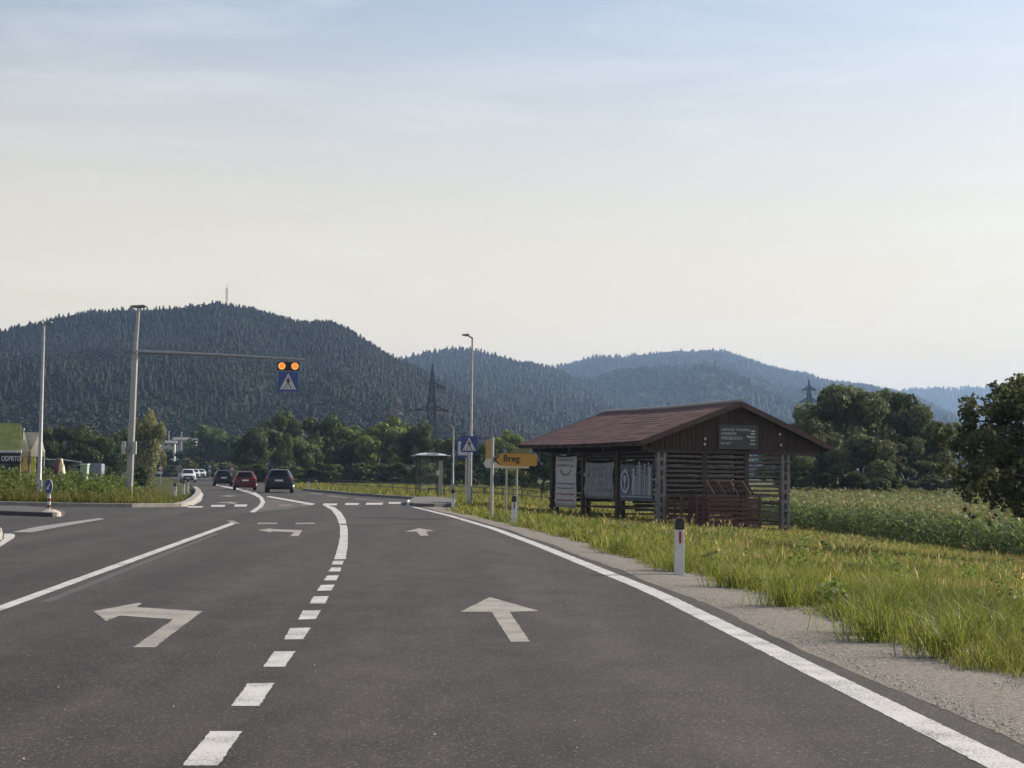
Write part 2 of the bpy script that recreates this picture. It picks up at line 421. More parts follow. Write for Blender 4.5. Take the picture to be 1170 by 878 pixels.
# ------------------------------------------------------------------ road
def build_road():
    ya = np.concatenate([np.arange(-12, 57, 3.0)])
    right = [(float(curve(EDGE, y)) + 0.36, float(y)) for y in ya]
    fr = [(p[0] + 0.15, p[1]) for p in FARR]
    top = [(-95, 420), (-105, 420)]
    left = list(reversed(FARL))
    side = [G(130, 580), G(0, 577.5), (-60, 62), (-60, -12)]
    poly = right + fr + top + left + side
    flat('road', [poly], 0.0, asphalt_mat('asphalt', (0.0165, 0.0143, 0.0139), (0.0400, 0.0340, 0.0318)), 'dark asphalt main road curving away to the left', 'road')
    # lighter ground-off strip between the hatched lane lines beyond the crossing
    gore = gp(reg(180, 380, 3.66, [(405, 754), (440, 730), (450, 710), (430, 690), (640, 724), (560, 738)]))
    flat('road_patch', [gore], 0.003, asphalt_mat('asphalt_worn', (0.055, 0.051, 0.047), (0.085, 0.078, 0.073)), 'paler worn asphalt wedge beyond the zebra crossing', 'road')
    # sign shadow across the lane is painted after the markings
    # bits of litter and grit on the tarmac
    n = 90; y = 7 + 22 * RNG.random(n) ** 1.3; x = curve(EDGE, y) - .2 - 6 * RNG.random(n); s = .003 + .007 * RNG.random(n) ** 4
    V = np.stack([np.stack([x - s, y - s, 0 * x + .002], 1), np.stack([x + s, y - s * .6, 0 * x + .002], 1), np.stack([x, y + s, 0 * x + .002], 1), np.stack([x, y, s + .002], 1)], 1).reshape(-1, 3)
    k = np.arange(n) * 4; F = np.concatenate([np.stack([k, k + 1, k + 3], 1), np.stack([k + 1, k + 2, k + 3], 1), np.stack([k + 2, k, k + 3], 1)])
    tag(link('road_grit', np_mesh('road_grit', V, F.ravel(), np.full(len(F), 3)), mat('grit', (.34, .32, .29), .9, var=.5, scale=20)), 'small pale bits of grit lying on the tarmac', 'grit', kind='stuff')
    # gravel shoulder
    ys = np.arange(-12, 64, 0.25)
    inn = [(float(curve(EDGE, y)) + 0.34 + 0.03 * math.sin(y * 0.9) + 0.05 * (float(vnoise(y, 3.0, .5, 4)) - .5) + 0.05 * (float(vnoise(y, 9.0, .13, 6)) - .5), float(y)) for y in ys]
    outw = [(float(xgrass(y)) + 0.35 + 0.12 * math.sin(y * 0.9), float(y)) for y in ys]
    b = MB(); vs_, fs_ = [], []
    NX = 6
    for (xa, y), (xb, _) in zip(inn, outw):
        xb = max(xb, xa + 0.25)
        for k in range(NX + 1):
            tt = k / NX
            vs_.append((xa - 0.06 + (xb - xa + 0.06) * tt, y, 0.0015 + (0 if k == 0 else 0.003) - 0.06 * max(0, tt - .34) + (0.006 * math.sin(7 * y + 5 * k) if 1 < k < NX else 0)))
    for i in range(len(ys) - 1):
        for k in range(NX):
            a = i * (NX + 1) + k
            fs_.append((a, a + 1, a + NX + 2, a + NX + 1))
    b.add(vs_, fs_)
    gm = mat('gravel', (0.17, 0.155, 0.138), 0.95, var=0.35, scale=26, bump=0.7, bscale=110, color2=(0.31, 0.28, 0.25), spec=0.1)
    tag(b.build('gravel_shoulder', gm, smooth=True), 'pale gravel shoulder between edge line and grass', 'shoulder', kind='structure')
    # loose stones
    n = 26000
    y = 7 + 26 * RNG.random(n) ** 1.5
    a = curve(EDGE, y) + 0.30; c = xgrass(y) + 0.1
    x = a + (c - a) * RNG.random(n) ** 0.8
    s = 0.004 + 0.012 * RNG.random(n) ** 3
    base = np.array([(1, 0, 0), (-.4, .9, 0), (-.5, -.8, 0), (0.1, 0, .7)])
    ang = RNG.random(n) * 6.28; ca, sa = np.cos(ang), np.sin(ang)
    bx = base[None] * s[:, None, None] * (0.7 + 0.6 * RNG.random((n, 4, 1)))
    V = np.stack([bx[..., 0] * ca[:, None] - bx[..., 1] * sa[:, None] + x[:, None], bx[..., 0] * sa[:, None] + bx[..., 1] * ca[:, None] + y[:, None], bx[..., 2] - 0.004 - 0.03 * ((x - a) / np.maximum(c - a, .1))[:, None] + 0.012], -1).reshape(-1, 3)
    k = np.arange(n) * 4
    F = np.concatenate([np.stack([k, k + 1, k + 3], 1), np.stack([k + 1, k + 2, k + 3], 1), np.stack([k + 2, k, k + 3], 1)])
    me = np_mesh('gravel_stones', V, F.ravel(), np.full(len(F), 3))
    tag(link('gravel_stones', me, mat('stone', (0.22, 0.205, 0.19), 0.9, var=0.5, scale=30)), 'loose pale gravel stones strewn over the shoulder', 'gravel', kind='stuff')

    white = paint_mat('road_paint', (0.47, 0.46, 0.45), 0.46)
    old = paint_mat('old_road_paint', (0.24, 0.225, 0.21), 0.48)
    cream = paint_mat('arrow_paint', (0.285, 0.265, 0.235), 0.46)
    pink = paint_mat('ghost_paint', (0.17, 0.13, 0.12), 0.48)
    # right edge line
    ys = np.arange(-10, float(EDGE[-1][1]), 1.5)
    half = 0.105
    e1 = [(float(curve(EDGE, y)) - half, float(y)) for y in ys]; e2 = [(float(curve(EDGE, y)) + half, float(y)) for y in ys]
    flat('edge_line', [e1 + e2[::-1]], 0.0025, white, 'long white solid edge line along the right shoulder', 'road marking')
    # dashes then solid curve
    D = [[(623, 718), (719, 718), (648, 820), (541, 820)], [(735, 576), (815, 574), (770, 643), (687, 643)], [(814, 481), (877, 480), (846, 526), (782, 526)],
         [(862, 411), (922, 410), (901, 444), (843, 445)], [(900, 359), (953, 358), (938, 384), (885, 386)], [(931, 317), (976, 316), (966, 338), (919, 338)],
         [(953, 283), (994, 282), (984, 299), (942, 300)], [(972, 255), (1006, 254), (999, 269), (962, 269)], [(984, 231), (1014, 231), (1010, 243), (976, 243)], [(991, 211), (1021, 211), (1017, 222), (985, 222)]]
    polys = [gp(reg(0, 560, 2.6, d)) for d in D]
    # dashes before the frame's lower edge
    p0 = polys[0]; c0 = (sum(p[0] for p in p0) / 4, sum(p[1] for p in p0) / 4); c1 = (sum(p[0] for p in polys[1]) / 4, sum(p[1] for p in polys[1]) / 4)
    for k in (1, 2, 3):
        polys.append([(p[0] - k * (c1[0] - c0[0]), p[1] - k * (c1[1] - c0[1])) for p in p0])
    flat('dashed_line', polys, 0.0025, white, 'row of short white dashes between the two lanes', 'road marking')
    sl = [(993, 206), (1004, 170), (1010, 140), (1010, 110), (1000, 80), (985, 60), (962, 46)]; sr = [(1027, 206), (1033, 165), (1033, 120), (1027, 90), (1014, 68), (995, 52), (975, 46)]
    flat('lane_line', [gp(reg(0, 560, 2.6, sl + sr[::-1]))], 0.0025, white, 'curved white solid line continuing the dashes to the crossing', 'road marking')
    flat('lane_border', [gp(reg(0, 560, 2.6, [(-300, 452), (0, 344), (690, 96), (708, 98), (0, 360), (-300, 472)]))], 0.0025, white, 'straight white line left of the turning lane', 'road marking')
    flat('ghost_line', [gp(reg(0, 560, 2.6, [(120, 332), (640, 128), (652, 129), (150, 334)]))], 0.002, paint_mat('removed_paint', (0.062, 0.058, 0.056), 0.5), 'faint removed line beside the left white line', 'road marking')
    A1 = [(278, 361), (410, 336), (422, 337), (405, 349), (601, 361), (460, 468), (396, 468), (515, 385), (356, 374), (316, 390)]
    flat('turn_arrow', [gp(reg(0, 560, 2.6, A1))], 0.0025, cream, 'large pale left turn arrow nearest in the left lane', 'road marking')
    A2 = [(420, 827), (470, 820), (480, 823), (605, 827), (590, 852), (555, 852), (570, 836), (482, 832), (470, 836)]
    flat('turn_arrow', [gp(reg(180, 380, 3.66, A2))], 0.0025, cream, 'smaller left turn arrow before the crossing', 'road marking')
    S1 = [(285, 319), (431, 360), (344, 363), (404, 451), (347, 452), (290, 363), (198, 362)]
    flat('straight_arrow', [gp(reg(450, 560, 2.6, S1))], 0.0025, cream, 'large pale straight ahead arrow in the right lane', 'road marking')
    S2 = [(75, 114), (121, 122), (96, 123), (103, 136), (80, 137), (67, 124), (32, 124)]
    flat('straight_arrow', [gp(reg(450, 560, 2.6, S2))], 0.0025, cream, 'small distant straight ahead arrow before the kerb platform', 'road marking')
    z = [(125, 187, 727, 733), (222, 280, 722, 730), (320, 372, 720, 729), (690, 748, 716, 724), (783, 840, 714, 722), (870, 940, 713, 721), (965, 1015, 710, 717)]
    flat('zebra_crossing', [gp(reg(180, 380, 3.66, [(a + 4, t), (b + 4, t), (b, u), (a, u)])) for a, b, t, u in z], 0.0045, white, 'worn white zebra crossing stripes across the road', 'crossing')
    z = [(505, 560, 720, 727), (600, 650, 718, 724)]
    flat('zebra_remnant', [gp(reg(180, 380, 3.66, [(a + 4, t), (b + 4, t), (b, u), (a, u)])) for a, b, t, u in z], 0.0045, pink, 'nearly worn off stripes in the middle of the crossing', 'road marking')
    flat('yield_dashes', [gp(reg(180, 380, 3.66, [(a, 796), (b, 796), (b, 802), (a, 802)])) for a, b in ((418, 500), (577, 658))], 0.0025, old, 'two thin cross dashes ahead of the second turn arrow', 'road marking')
    flat('stop_tick', [gp(reg(180, 380, 3.66, [(285, 787), (318, 788), (345, 800), (325, 802)]))], 0.005, old, 'short cross tick at the end of the left white line', 'road marking')
    C1 = [(385, 752), (420, 728), (432, 710), (425, 693), (395, 677), (330, 658), (240, 640), (243, 637), (335, 652), (410, 670), (440, 690), (450, 710), (440, 730), (405, 754)]
    flat('lane_line', [gp(reg(180, 380, 3.66, C1))], 0.006, white, 'curved white line beyond the crossing left of the pale wedge', 'road marking')
    flat('gore_line', [gp(reg(180, 380, 3.66, [(452, 688), (640, 722), (662, 718), (470, 685)]))], 0.006, white, 'diagonal white line on the right side of the pale wedge', 'road marking')
    flat('kerb_line', [gp(reg(180, 380, 3.66, [(130, 722), (165, 700), (180, 678), (165, 655), (172, 653), (192, 678), (182, 705), (150, 724)]))], 0.0025, white, 'curved white line round the tip of the left verge', 'road marking')
    flat('faint_arrow', [gp(reg(180, 380, 3.66, [(242, 712), (300, 709), (300, 707), (335, 713), (318, 718), (300, 715)])), ], 0.0025, old, 'faint arrow on the oncoming lane nearer the crossing', 'road marking')
    flat('faint_arrow', [gp(reg(180, 380, 3.66, [(255, 684), (300, 682), (335, 684), (300, 687)]))], 0.0025, old, 'fainter arrow farther up the oncoming lane', 'road marking')
    flat('giveway_band', [gp(reg(0, 560, 4.875, [(62, 237), (180, 237), (330, 207), (585, 163), (550, 158), (400, 178), (200, 207)]))], 0.005, paint_mat('band_paint', (0.25, 0.24, 0.235), 0.46), 'wide pale give way band across the side road mouth', 'road marking')
    flat('bay_lines', [gp(reg(180, 380, 3.66, p)) for p in ([(700, 684), (720, 682), (800, 690), (790, 693)], [(830, 694), (950, 706), (950, 709), (825, 697)], [(640, 672), (690, 677), (690, 680), (640, 675)])], 0.0025, pink, 'faded pinkish lines inside the bus bay', 'road marking')
    # cast shadow of the yellow arrow sign, painted dark on the right lane
    flat('sign_shadow', [gp([(378, 599.3), (395, 598.6), (450, 597), (506, 596.2), (506, 597.4), (450, 598.6), (395, 600.2)])], 0.0045, mat('shadow_paint', (0.022, 0.021, 0.022), 0.8), 'painted shadow of the arrow sign across the right lane', 'road')

build_road()

# ------------------------------------------------------------------ kerbs, island, platform
kerbm = mat('kerb_concrete', (0.25, 0.235, 0.215), 0.9, var=0.25, scale=4, bump=0.3)
darkk = mat('kerb_dark', (0.13, 0.125, 0.12), 0.9, var=0.25, scale=4, bump=0.3)
def kerb(name, pts, w_, h, material, label):
    pts = [Vector((p[0], p[1], 0)) for p in pts]
    b = MB(); L_, R_ = [], []
    for i, p in enumerate(pts):
        d = (pts[min(i + 1, len(pts) - 1)] - pts[max(i - 1, 0)]).normalized(); nrm = Vector((-d.y, d.x, 0))
        L_.append(p + nrm * w_ / 2); R_.append(p - nrm * w_ / 2)
    n = len(pts); vs_ = []
    for l, r in zip(L_, R_):
        vs_ += [l + Vector((0, 0, -0.1)), l + Vector((0, 0, h)), r + Vector((0, 0, h)), r + Vector((0, 0, -0.1))]
    fs_ = [(0, 1, 2, 3), ((n - 1) * 4 + 3, (n - 1) * 4 + 2, (n - 1) * 4 + 1, (n - 1) * 4)]
    for i in range(n - 1):
        for k in range(3):
            a = i * 4 + k; fs_.append((a, a + 1, a + 5, a + 4))
    b.add(vs_, fs_)
    return tag(b.build(name, material, bevel=0.015), label, 'kerb', kind='structure')
vk = gp([(-120, 575.2), (0, 577.3), (80, 579), (150, 579.8), (203, 579.4), (214, 576.5), (222, 571), (226, 566), (226.5, 562), (222.5, 558)])
kerb('kerb', vk, 0.32, 0.13, kerbm, 'pale concrete kerb round the left weedy verge')
kerb('kerb', gp([(475, 570.8), (440, 568.6), (400, 565.4), (348, 560.6)]), 0.3, 0.13, darkk, 'dark kerb along the bus bay grass')
plat = MB().slab(gp([(465.5, 577.3), (469, 573.5), (474, 571), (512, 570.6), (521, 574), (518, 579.5), (496, 579.7), (475, 579.4)]), -0.05, 0.14).build('platform', mat('platform_asphalt', (0.10, 0.095, 0.095), 0.9, var=0.2, scale=3, bump=0.3), bevel=0.02)
tag(plat, 'raised dark paved bus platform with kerbed rim', 'platform', kind='structure')
nose = MB().slab(gp([(464.5, 577.6), (466, 574.8), (468.2, 575.4), (467.6, 578.2)]), -0.05, 0.155).build('kerb_stone', mat('kerb_white', (0.6, 0.59, 0.57), 0.85), bevel=0.02)
tag(nose, 'white painted kerb stone at the platform tip', 'kerb', kind='structure')
isl = MB().slab(gp([(-160, 579.5), (30, 582.3), (72, 587.2), (74, 589.6), (60, 590.8), (0, 588.6), (-160, 585)]), -0.05, 0.12).build('traffic_island', mat('island_asphalt', (0.055, 0.052, 0.052), 0.9, var=0.2, scale=3), bevel=0.03)
tag(isl, 'low dark traffic island in the side road mouth', 'traffic island', kind='structure')
ns = MB(); c = G(68, 590.2)
ns.tube([(c[0] - .25, c[1], -0.05), (c[0] - .25, c[1], 0.12), (c[0] - .25, c[1], 0.19)], [0.30, 0.27, 0.12], 18)
tag(ns.build('island_nose', mat('nose_stone', (0.38, 0.33, 0.28), 0.9, var=0.2), smooth=True), 'rounded pale stone nose of the traffic island', 'kerb', kind='structure')
kb = MB().slab(gp([(-60, 607), (-10, 607.5), (2, 611), (3, 616), (-8, 622), (-60, 630)]), -0.05, 0.14).build('corner_kerb', kerbm, bevel=0.03)
tag(kb, 'pale rounded kerb corner at the left edge', 'kerb', kind='structure')
flat('kerb_line', [gp(reg(0, 560, 4.875, [(-60, 345), (0, 318), (80, 268), (84, 250), (60, 243), (22, 245), (20, 275), (0, 292), (-60, 315)]))], 0.005, MATS['road_paint'], 'white line hugging the rounded kerb corner', 'road marking')
# ------------------------------------------------------------------ hills and their woods
def build_hills():
    sets = {
        'left': dict(D0=380, D1=850, pts=[(-420, 420), (-200, 400), (-60, 390), (0, 384), (50, 372), (100, 361), (150, 358), (200, 357), (225, 353), (245, 351), (270, 354), (300, 361), (330, 369), (350, 373), (375, 371), (395, 380), (420, 396), (440, 409), (470, 425), (510, 445), (560, 470), (620, 500), (700, 535)], n=26000, lab='steep dark wooded hill on the left with a mast on its top', th=(2.6, 5.6)),
        'mid': dict(D0=720, D1=1600, pts=[(250, 452), (380, 432), (430, 424), (460, 417), (490, 411), (520, 407), (550, 409), (580, 417), (610, 422), (635, 429), (665, 440), (720, 462), (800, 495), (900, 535)], n=14000, lab='wooded hill with a rounded top behind the lattice pylon', th=(5.5, 10.5)),
        'right': dict(D0=1000, D1=2650, pts=[(480, 480), (560, 452), (610, 432), (640, 424), (660, 419), (690, 414), (720, 412), (750, 409), (780, 407), (815, 406), (850, 412), (880, 423), (910, 433), (950, 440), (1000, 446), (1030, 454), (1060, 466), (1100, 484), (1170, 505), (1300, 540)], n=15000, lab='broad hazy wooded hill behind the hayrack roof', th=(7, 13)),
        'far': dict(D0=2500, D1=3800, pts=[(820, 485), (900, 462), (960, 456), (1000, 451), (1050, 448), (1100, 447), (1150, 446), (1200, 444), (1300, 450), (1500, 470), (1700, 490)], n=3600, lab='palest blue ridge far off on the right', th=(9, 17)),
    }
    soil = mat('hill_soil', (0.035, 0.045, 0.02), 1.0, var=0.3, scale=0.02, spec=0.05)
    lm = leaf_mat('wood_leaves', 0.12, 0.8)
    for key, s in sets.items():
        D0, D1 = s['D0'], s['D1']
        px = np.array([p[0] for p in s['pts']], float); py = np.array([p[1] for p in s['pts']], float)
        def height(a, t, D0=D0, D1=D1, px=px, py=py, key=key):
            """a: photo column that fixes the bearing, t: 0 foot .. 1 ridge .. 1.4 far side"""
            top = np.interp(a, px, py)
            hor = IH / 2 + 102.7 + (a - IW / 2) * math.tan(ROLL)
            H = np.maximum((hor - top), 2) / FPX * D1 + CAMH
            prof = np.where(t < 1, np.clip(t, 0, 1) ** 0.92, 1 - 0.9 * np.clip(t - 1, 0, 9))
            d = D0 + (D1 - D0) * t; x = (a - IW / 2) / FPX * d
            g = (vnoise(x + d * 0.25, d * 0.35, 150 if key != 'far' else 420, 3, 4) - 0.5)
            z = H * prof + g * H * (0.6 if key == 'left' else 0.38) * np.clip(t * (1 - t) * 4, 0, 1)
            return x, d, np.maximum(z, -2)
        na, ntt = 160, 46
        a = np.linspace(px[0], px[-1], na); t = np.linspace(-0.02, 1.6, ntt)
        A, T = np.meshgrid(a, t); X, Dd, Z = height(A, T)
        V = np.stack([X, Dd, Z], -1).reshape(-1, 3)
        i = np.arange((ntt - 1) * (na - 1)); r, c = i // (na - 1), i % (na - 1)
        q = np.stack([r * na + c, r * na + c + 1, (r + 1) * na + c + 1, (r + 1) * na + c], 1)
        o = link('hill', np_mesh('hill', V, q.ravel(), np.full(len(q), 4)), soil, smooth=True)
        tag(o, s['lab'], 'hill', kind='structure')
        # trees on it
        n = s['n']; rg = np.random.default_rng(len(key) * 13 + 5)
        ta = rg.uniform(px[0], px[-1], n * 3); tt = rg.random(n * 3) ** 0.75 * 1.06
        keep = (ta > -90) & (ta < 1260); ta, tt = ta[keep][:n], tt[keep][:n]
        m = n // 7                     # extra along the skyline
        ta = np.concatenate([ta, rg.uniform(max(px[0], -90), min(px[-1], 1260), m)]); tt = np.concatenate([tt, rg.uniform(0.95, 1.04, m)])
        X, Dd, Z = height(ta, tt)
        h = rg.uniform(*s['th'], len(ta)) * (0.55 + 0.9 * vnoise(X, Dd * .6, 45, 9))
        conif = (vnoise(X, Dd, 110, 21) + 0.40 * (rg.random(len(ta)) - .5) + 0.14 * np.clip(tt, 0, 1)) > 0.66
        vv, ll, ss, cc = wood_mesh(X, Dd, Z - 1.0, h, conif, rg, key == 'left')
        o = link('hill_forest', np_mesh('hill_forest', vv, ll, ss, cc), lm)
        tag(o, {'left': 'dark mixed forest covering the left hill', 'mid': 'mixed forest on the hill behind the pylon', 'right': 'bluish forest on the broad hill behind the hayrack', 'far': 'far blue forest on the palest ridge'}[key], 'forest', kind='stuff')
        if key == 'left': s['height'] = height; HILL['left'] = height
HILL = {}

def wood_mesh(X, Y, Z, H, conif, rg, dark=False):
    """many small far trees: conifers of ragged tiers, broadleaves of leaf clumps"""
    # templates in unit height
    def conifer(seed):
        r = np.random.default_rng(seed); vs_, fs_ = [], []
        tiers = 6
        for k in range(tiers):
            z0 = 0.08 + 0.92 * (k / tiers) ; z1 = min(1.0, z0 + 0.30); rad = 0.25 * (1 - k / (tiers + 0.4)) + 0.02
            nb = 7; base = len(vs_); vs_.append((r.normal(0, .008), r.normal(0, .008), z1))
            for j in range(nb):
                an = 2 * math.pi * (j + r.random() * .7) / nb; rr = rad * r.uniform(.65, 1.25)
                vs_.append((rr * math.cos(an), rr * math.sin(an), z0 + r.uniform(-.03, .03)))
            for j in range(nb): fs_.append((base, base + 1 + j, base + 1 + (j + 1) % nb))
        return np.array(vs_), np.array(fs_)
    def broad(seed):
        r = np.random.default_rng(seed); vs_, fs_ = [], []
        for k in range(52):
            th = r.uniform(0, 6.28); ph = math.acos(r.uniform(-.7, 1)); 
            cxyz = np.array([.30 * math.sin(ph) * math.cos(th), .30 * math.sin(ph) * math.sin(th), .56 + .40 * math.cos(ph)]) * r.uniform(.75, 1.0)
            nrm = np.array([math.sin(ph) * math.cos(th), math.sin(ph) * math.sin(th), math.cos(ph)]) + r.normal(0, .35, 3); nrm /= np.linalg.norm(nrm)
            a = np.cross(nrm, [0.3, .2, 1]); a /= np.linalg.norm(a); b = np.cross(nrm, a); sz = r.uniform(.06, .115)
            base = len(vs_)
            for j in range(4):
                an = 2 * math.pi * j / 4; rr = sz * r.uniform(.7, 1.2)
                vs_.append(tuple(cxyz + a * rr * math.cos(an) + b * rr * math.sin(an)))
            fs_ += [(base, base + 1, base + 2), (base, base + 2, base + 3)]
        return np.array(vs_), np.array(fs_)
    temps = [conifer(i) for i in range(5)] + [broad(10 + i) for i in range(5)]
    pick = np.where(conif, rg.integers(0, 5, len(X)), rg.integers(5, 10, len(X)))
    Vs, Fs, Cs, off = [], [], [], 0
    for k, (tv, tf) in enumerate(temps):
        idx = np.nonzero(pick == k)[0]; m = len(idx)
        if m == 0: continue
        an = rg.uniform(0, 6.28, m); ca, sa = np.cos(an)[:, None], np.sin(an)[:, None]
        sx = (H[idx] * (rg.uniform(.95, 1.45, m) if k < 5 else rg.uniform(.85, 1.25, m)))[:, None]
        x = (tv[None, :, 0] * ca - tv[None, :, 1] * sa) * sx + X[idx][:, None]
        y = (tv[None, :, 0] * sa + tv[None, :, 1] * ca) * sx + Y[idx][:, None]
        hh = H[idx] * (1.12 if k < 5 else 0.85)
        z = tv[None, :, 2] * hh[:, None] + Z[idx][:, None]
        Vs.append(np.stack([x, y, z], -1).reshape(-1, 3))
        Fs.append((tf[None] + (np.arange(m) * len(tv))[:, None, None] + off).reshape(-1, 3)); off += m * len(tv)
        base = np.array((0.011, 0.017, 0.010)) if k < 5 else np.array((0.026, 0.035, 0.014))
        c = base[None] * rg.uniform(.65, 1.45, (m, 1)) * (1 + rg.normal(0, .10, (m, 3))) * (.10 + (.80 if dark else 1.1) * vnoise(X[idx], Y[idx] * .5, 55, 91)[:, None])
        Cs.append(np.repeat(np.clip(c, .004, 1), len(tv), 0))
    F = np.concatenate(Fs)
    return np.concatenate(Vs), F.ravel(), np.full(len(F), 3), np.concatenate(Cs)

build_hills()

# ------------------------------------------------------------------ grass
def blades(x, y, h, wd, lean, col, rg, z=None):
    """tapered bent blades: five vertices, one quad and one tip triangle each"""
    n = len(x); z = gz(x, y) - 0.02 if z is None else z
    an = rg.uniform(0, 6.28, n); ca, sa = np.cos(an), np.sin(an)
    ln = rg.uniform(0, 6.28, n); lx, ly = np.cos(ln) * lean * h, np.sin(ln) * lean * h
    w2 = wd / 2
    V = np.empty((n, 5, 3))
    V[:, 0] = np.stack([x - ca * w2, y - sa * w2, z], 1); V[:, 1] = np.stack([x + ca * w2, y + sa * w2, z], 1)
    mx_, my_, mz_ = x + lx * .33, y + ly * .33, z + h * .58
    V[:, 2] = np.stack([mx_ + ca * w2 * .8, my_ + sa * w2 * .8, mz_], 1); V[:, 3] = np.stack([mx_ - ca * w2 * .8, my_ - sa * w2 * .8, mz_], 1)
    V[:, 4] = np.stack([x + lx, y + ly, z + h * (1 - .25 * lean)], 1)
    k = np.arange(n)[:, None] * 5
    quads = k + np.array([[0, 1, 2, 3]]); tris = k + np.array([[3, 2, 4]])
    loops = np.concatenate([quads, tris], 1).ravel()
    sizes = np.tile([4, 3], n)
    return V.reshape(-1, 3), loops, sizes, np.repeat(col, 5, 0)
def merge(parts):
    V, Lp, S, C, off = [], [], [], [], 0
    for v, l, s, c in parts:
        V.append(v); Lp.append(l + off); S.append(s); C.append(c); off += len(v)
    return np.concatenate(V), np.concatenate(Lp), np.concatenate(S), np.concatenate(C)
GREEN = np.array((0.190, 0.205, 0.036)); LUSH = np.array((0.098, 0.130, 0.022)); YELL = np.array((0.240, 0.215, 0.060)); STRAW = np.array((0.30, 0.235, 0.105)); RUST = np.array((0.17, 0.095, 0.05))
def corn_edge(y): return np.interp(y, [36, 41.6, 65, 95], [14.6, 14.0, 12.3, 10.8])
def grass_colour(x, y, rg):
    n = len(x); a = vnoise(x, y, 3.2, 31)[:, None]; b = vnoise(x, y, 1.1, 47)[:, None]; s = (x - xgrass(y))[:, None]
    dry = np.clip((a - 0.46) * 5, 0, 1) * np.clip((s - 1.2) / 3, 0, 1)
    dry = np.maximum(dry, 0.85 * np.clip((s - 4.0) / 5, 0, 1) * np.clip((b - 0.25) * 2.2, 0, 1) * np.clip((y[:, None] - 20) / 12, 0, 1) * np.clip((a-.2)*3, 0, 1))
    lush = np.clip((0.50 - a) * 5, 0, 1) * 0.7
    c = GREEN * (1 - dry) + YELL * dry; c = c * (1 - lush) + LUSH * lush
    st = rg.random((n, 1)) < (0.04 + 0.09 * dry); c = np.where(st, STRAW, c)
    return np.clip(c * rg.uniform(.5, 1.6, (n, 1)) * (1 + rg.normal(0, .08, (n, 3))), .005, .6)

def leaf_cloud(cs, rs, n, size, base, rg, aspect=1.6, droop=0.0, inner=0.25):
    """leaves spread through and over a set of ellipsoid clumps; two-triangle pointed leaves, folded along the rib"""
    cs = np.asarray(cs, float); rs = np.asarray(rs, float)
    wgt = (rs[:, 0] * rs[:, 1] + rs[:, 0] * rs[:, 2]); wgt /= wgt.sum()
    k = rg.choice(len(cs), n, p=wgt)
    d = rg.normal(0, 1, (n, 3)); d /= np.linalg.norm(d, axis=1)[:, None]
    rad = np.where(rg.random(n) < inner, rg.random(n) ** .5, rg.normal(.96, .10, n))
    p = cs[k] + d * rs[k] * rad[:, None]
    nr = d + rg.normal(0, .75, (n, 3)); nr /= np.linalg.norm(nr, axis=1)[:, None]
    ax = np.cross(nr, rg.normal(0, 1, (n, 3))); ax[:, 2] -= droop; ax /= np.linalg.norm(ax, axis=1)[:, None]
    bx = np.cross(nr, ax); bx /= np.linalg.norm(bx, axis=1)[:, None]
    s = size * rg.uniform(.55, 1.45, n)[:, None]
    V = np.stack([p - ax * s * aspect / 2, p + bx * s / 2 + nr * s * .12, p + ax * s * aspect / 2, p - bx * s / 2 + nr * s * .12], 1).reshape(-1, 3)
    i = np.arange(n)[:, None] * 4
    clump = rg.uniform(.72, 1.32, len(cs))[k][:, None]
    c = np.array(base)[None] * clump * rg.uniform(.75, 1.3, (n, 1)) * (1 + rg.normal(0, .06, (n, 3)))
    return V, (i + np.array([[0, 1, 2, 3]])).ravel(), np.full(n, 4), np.repeat(np.clip(c, .003, 1), 4, 0)


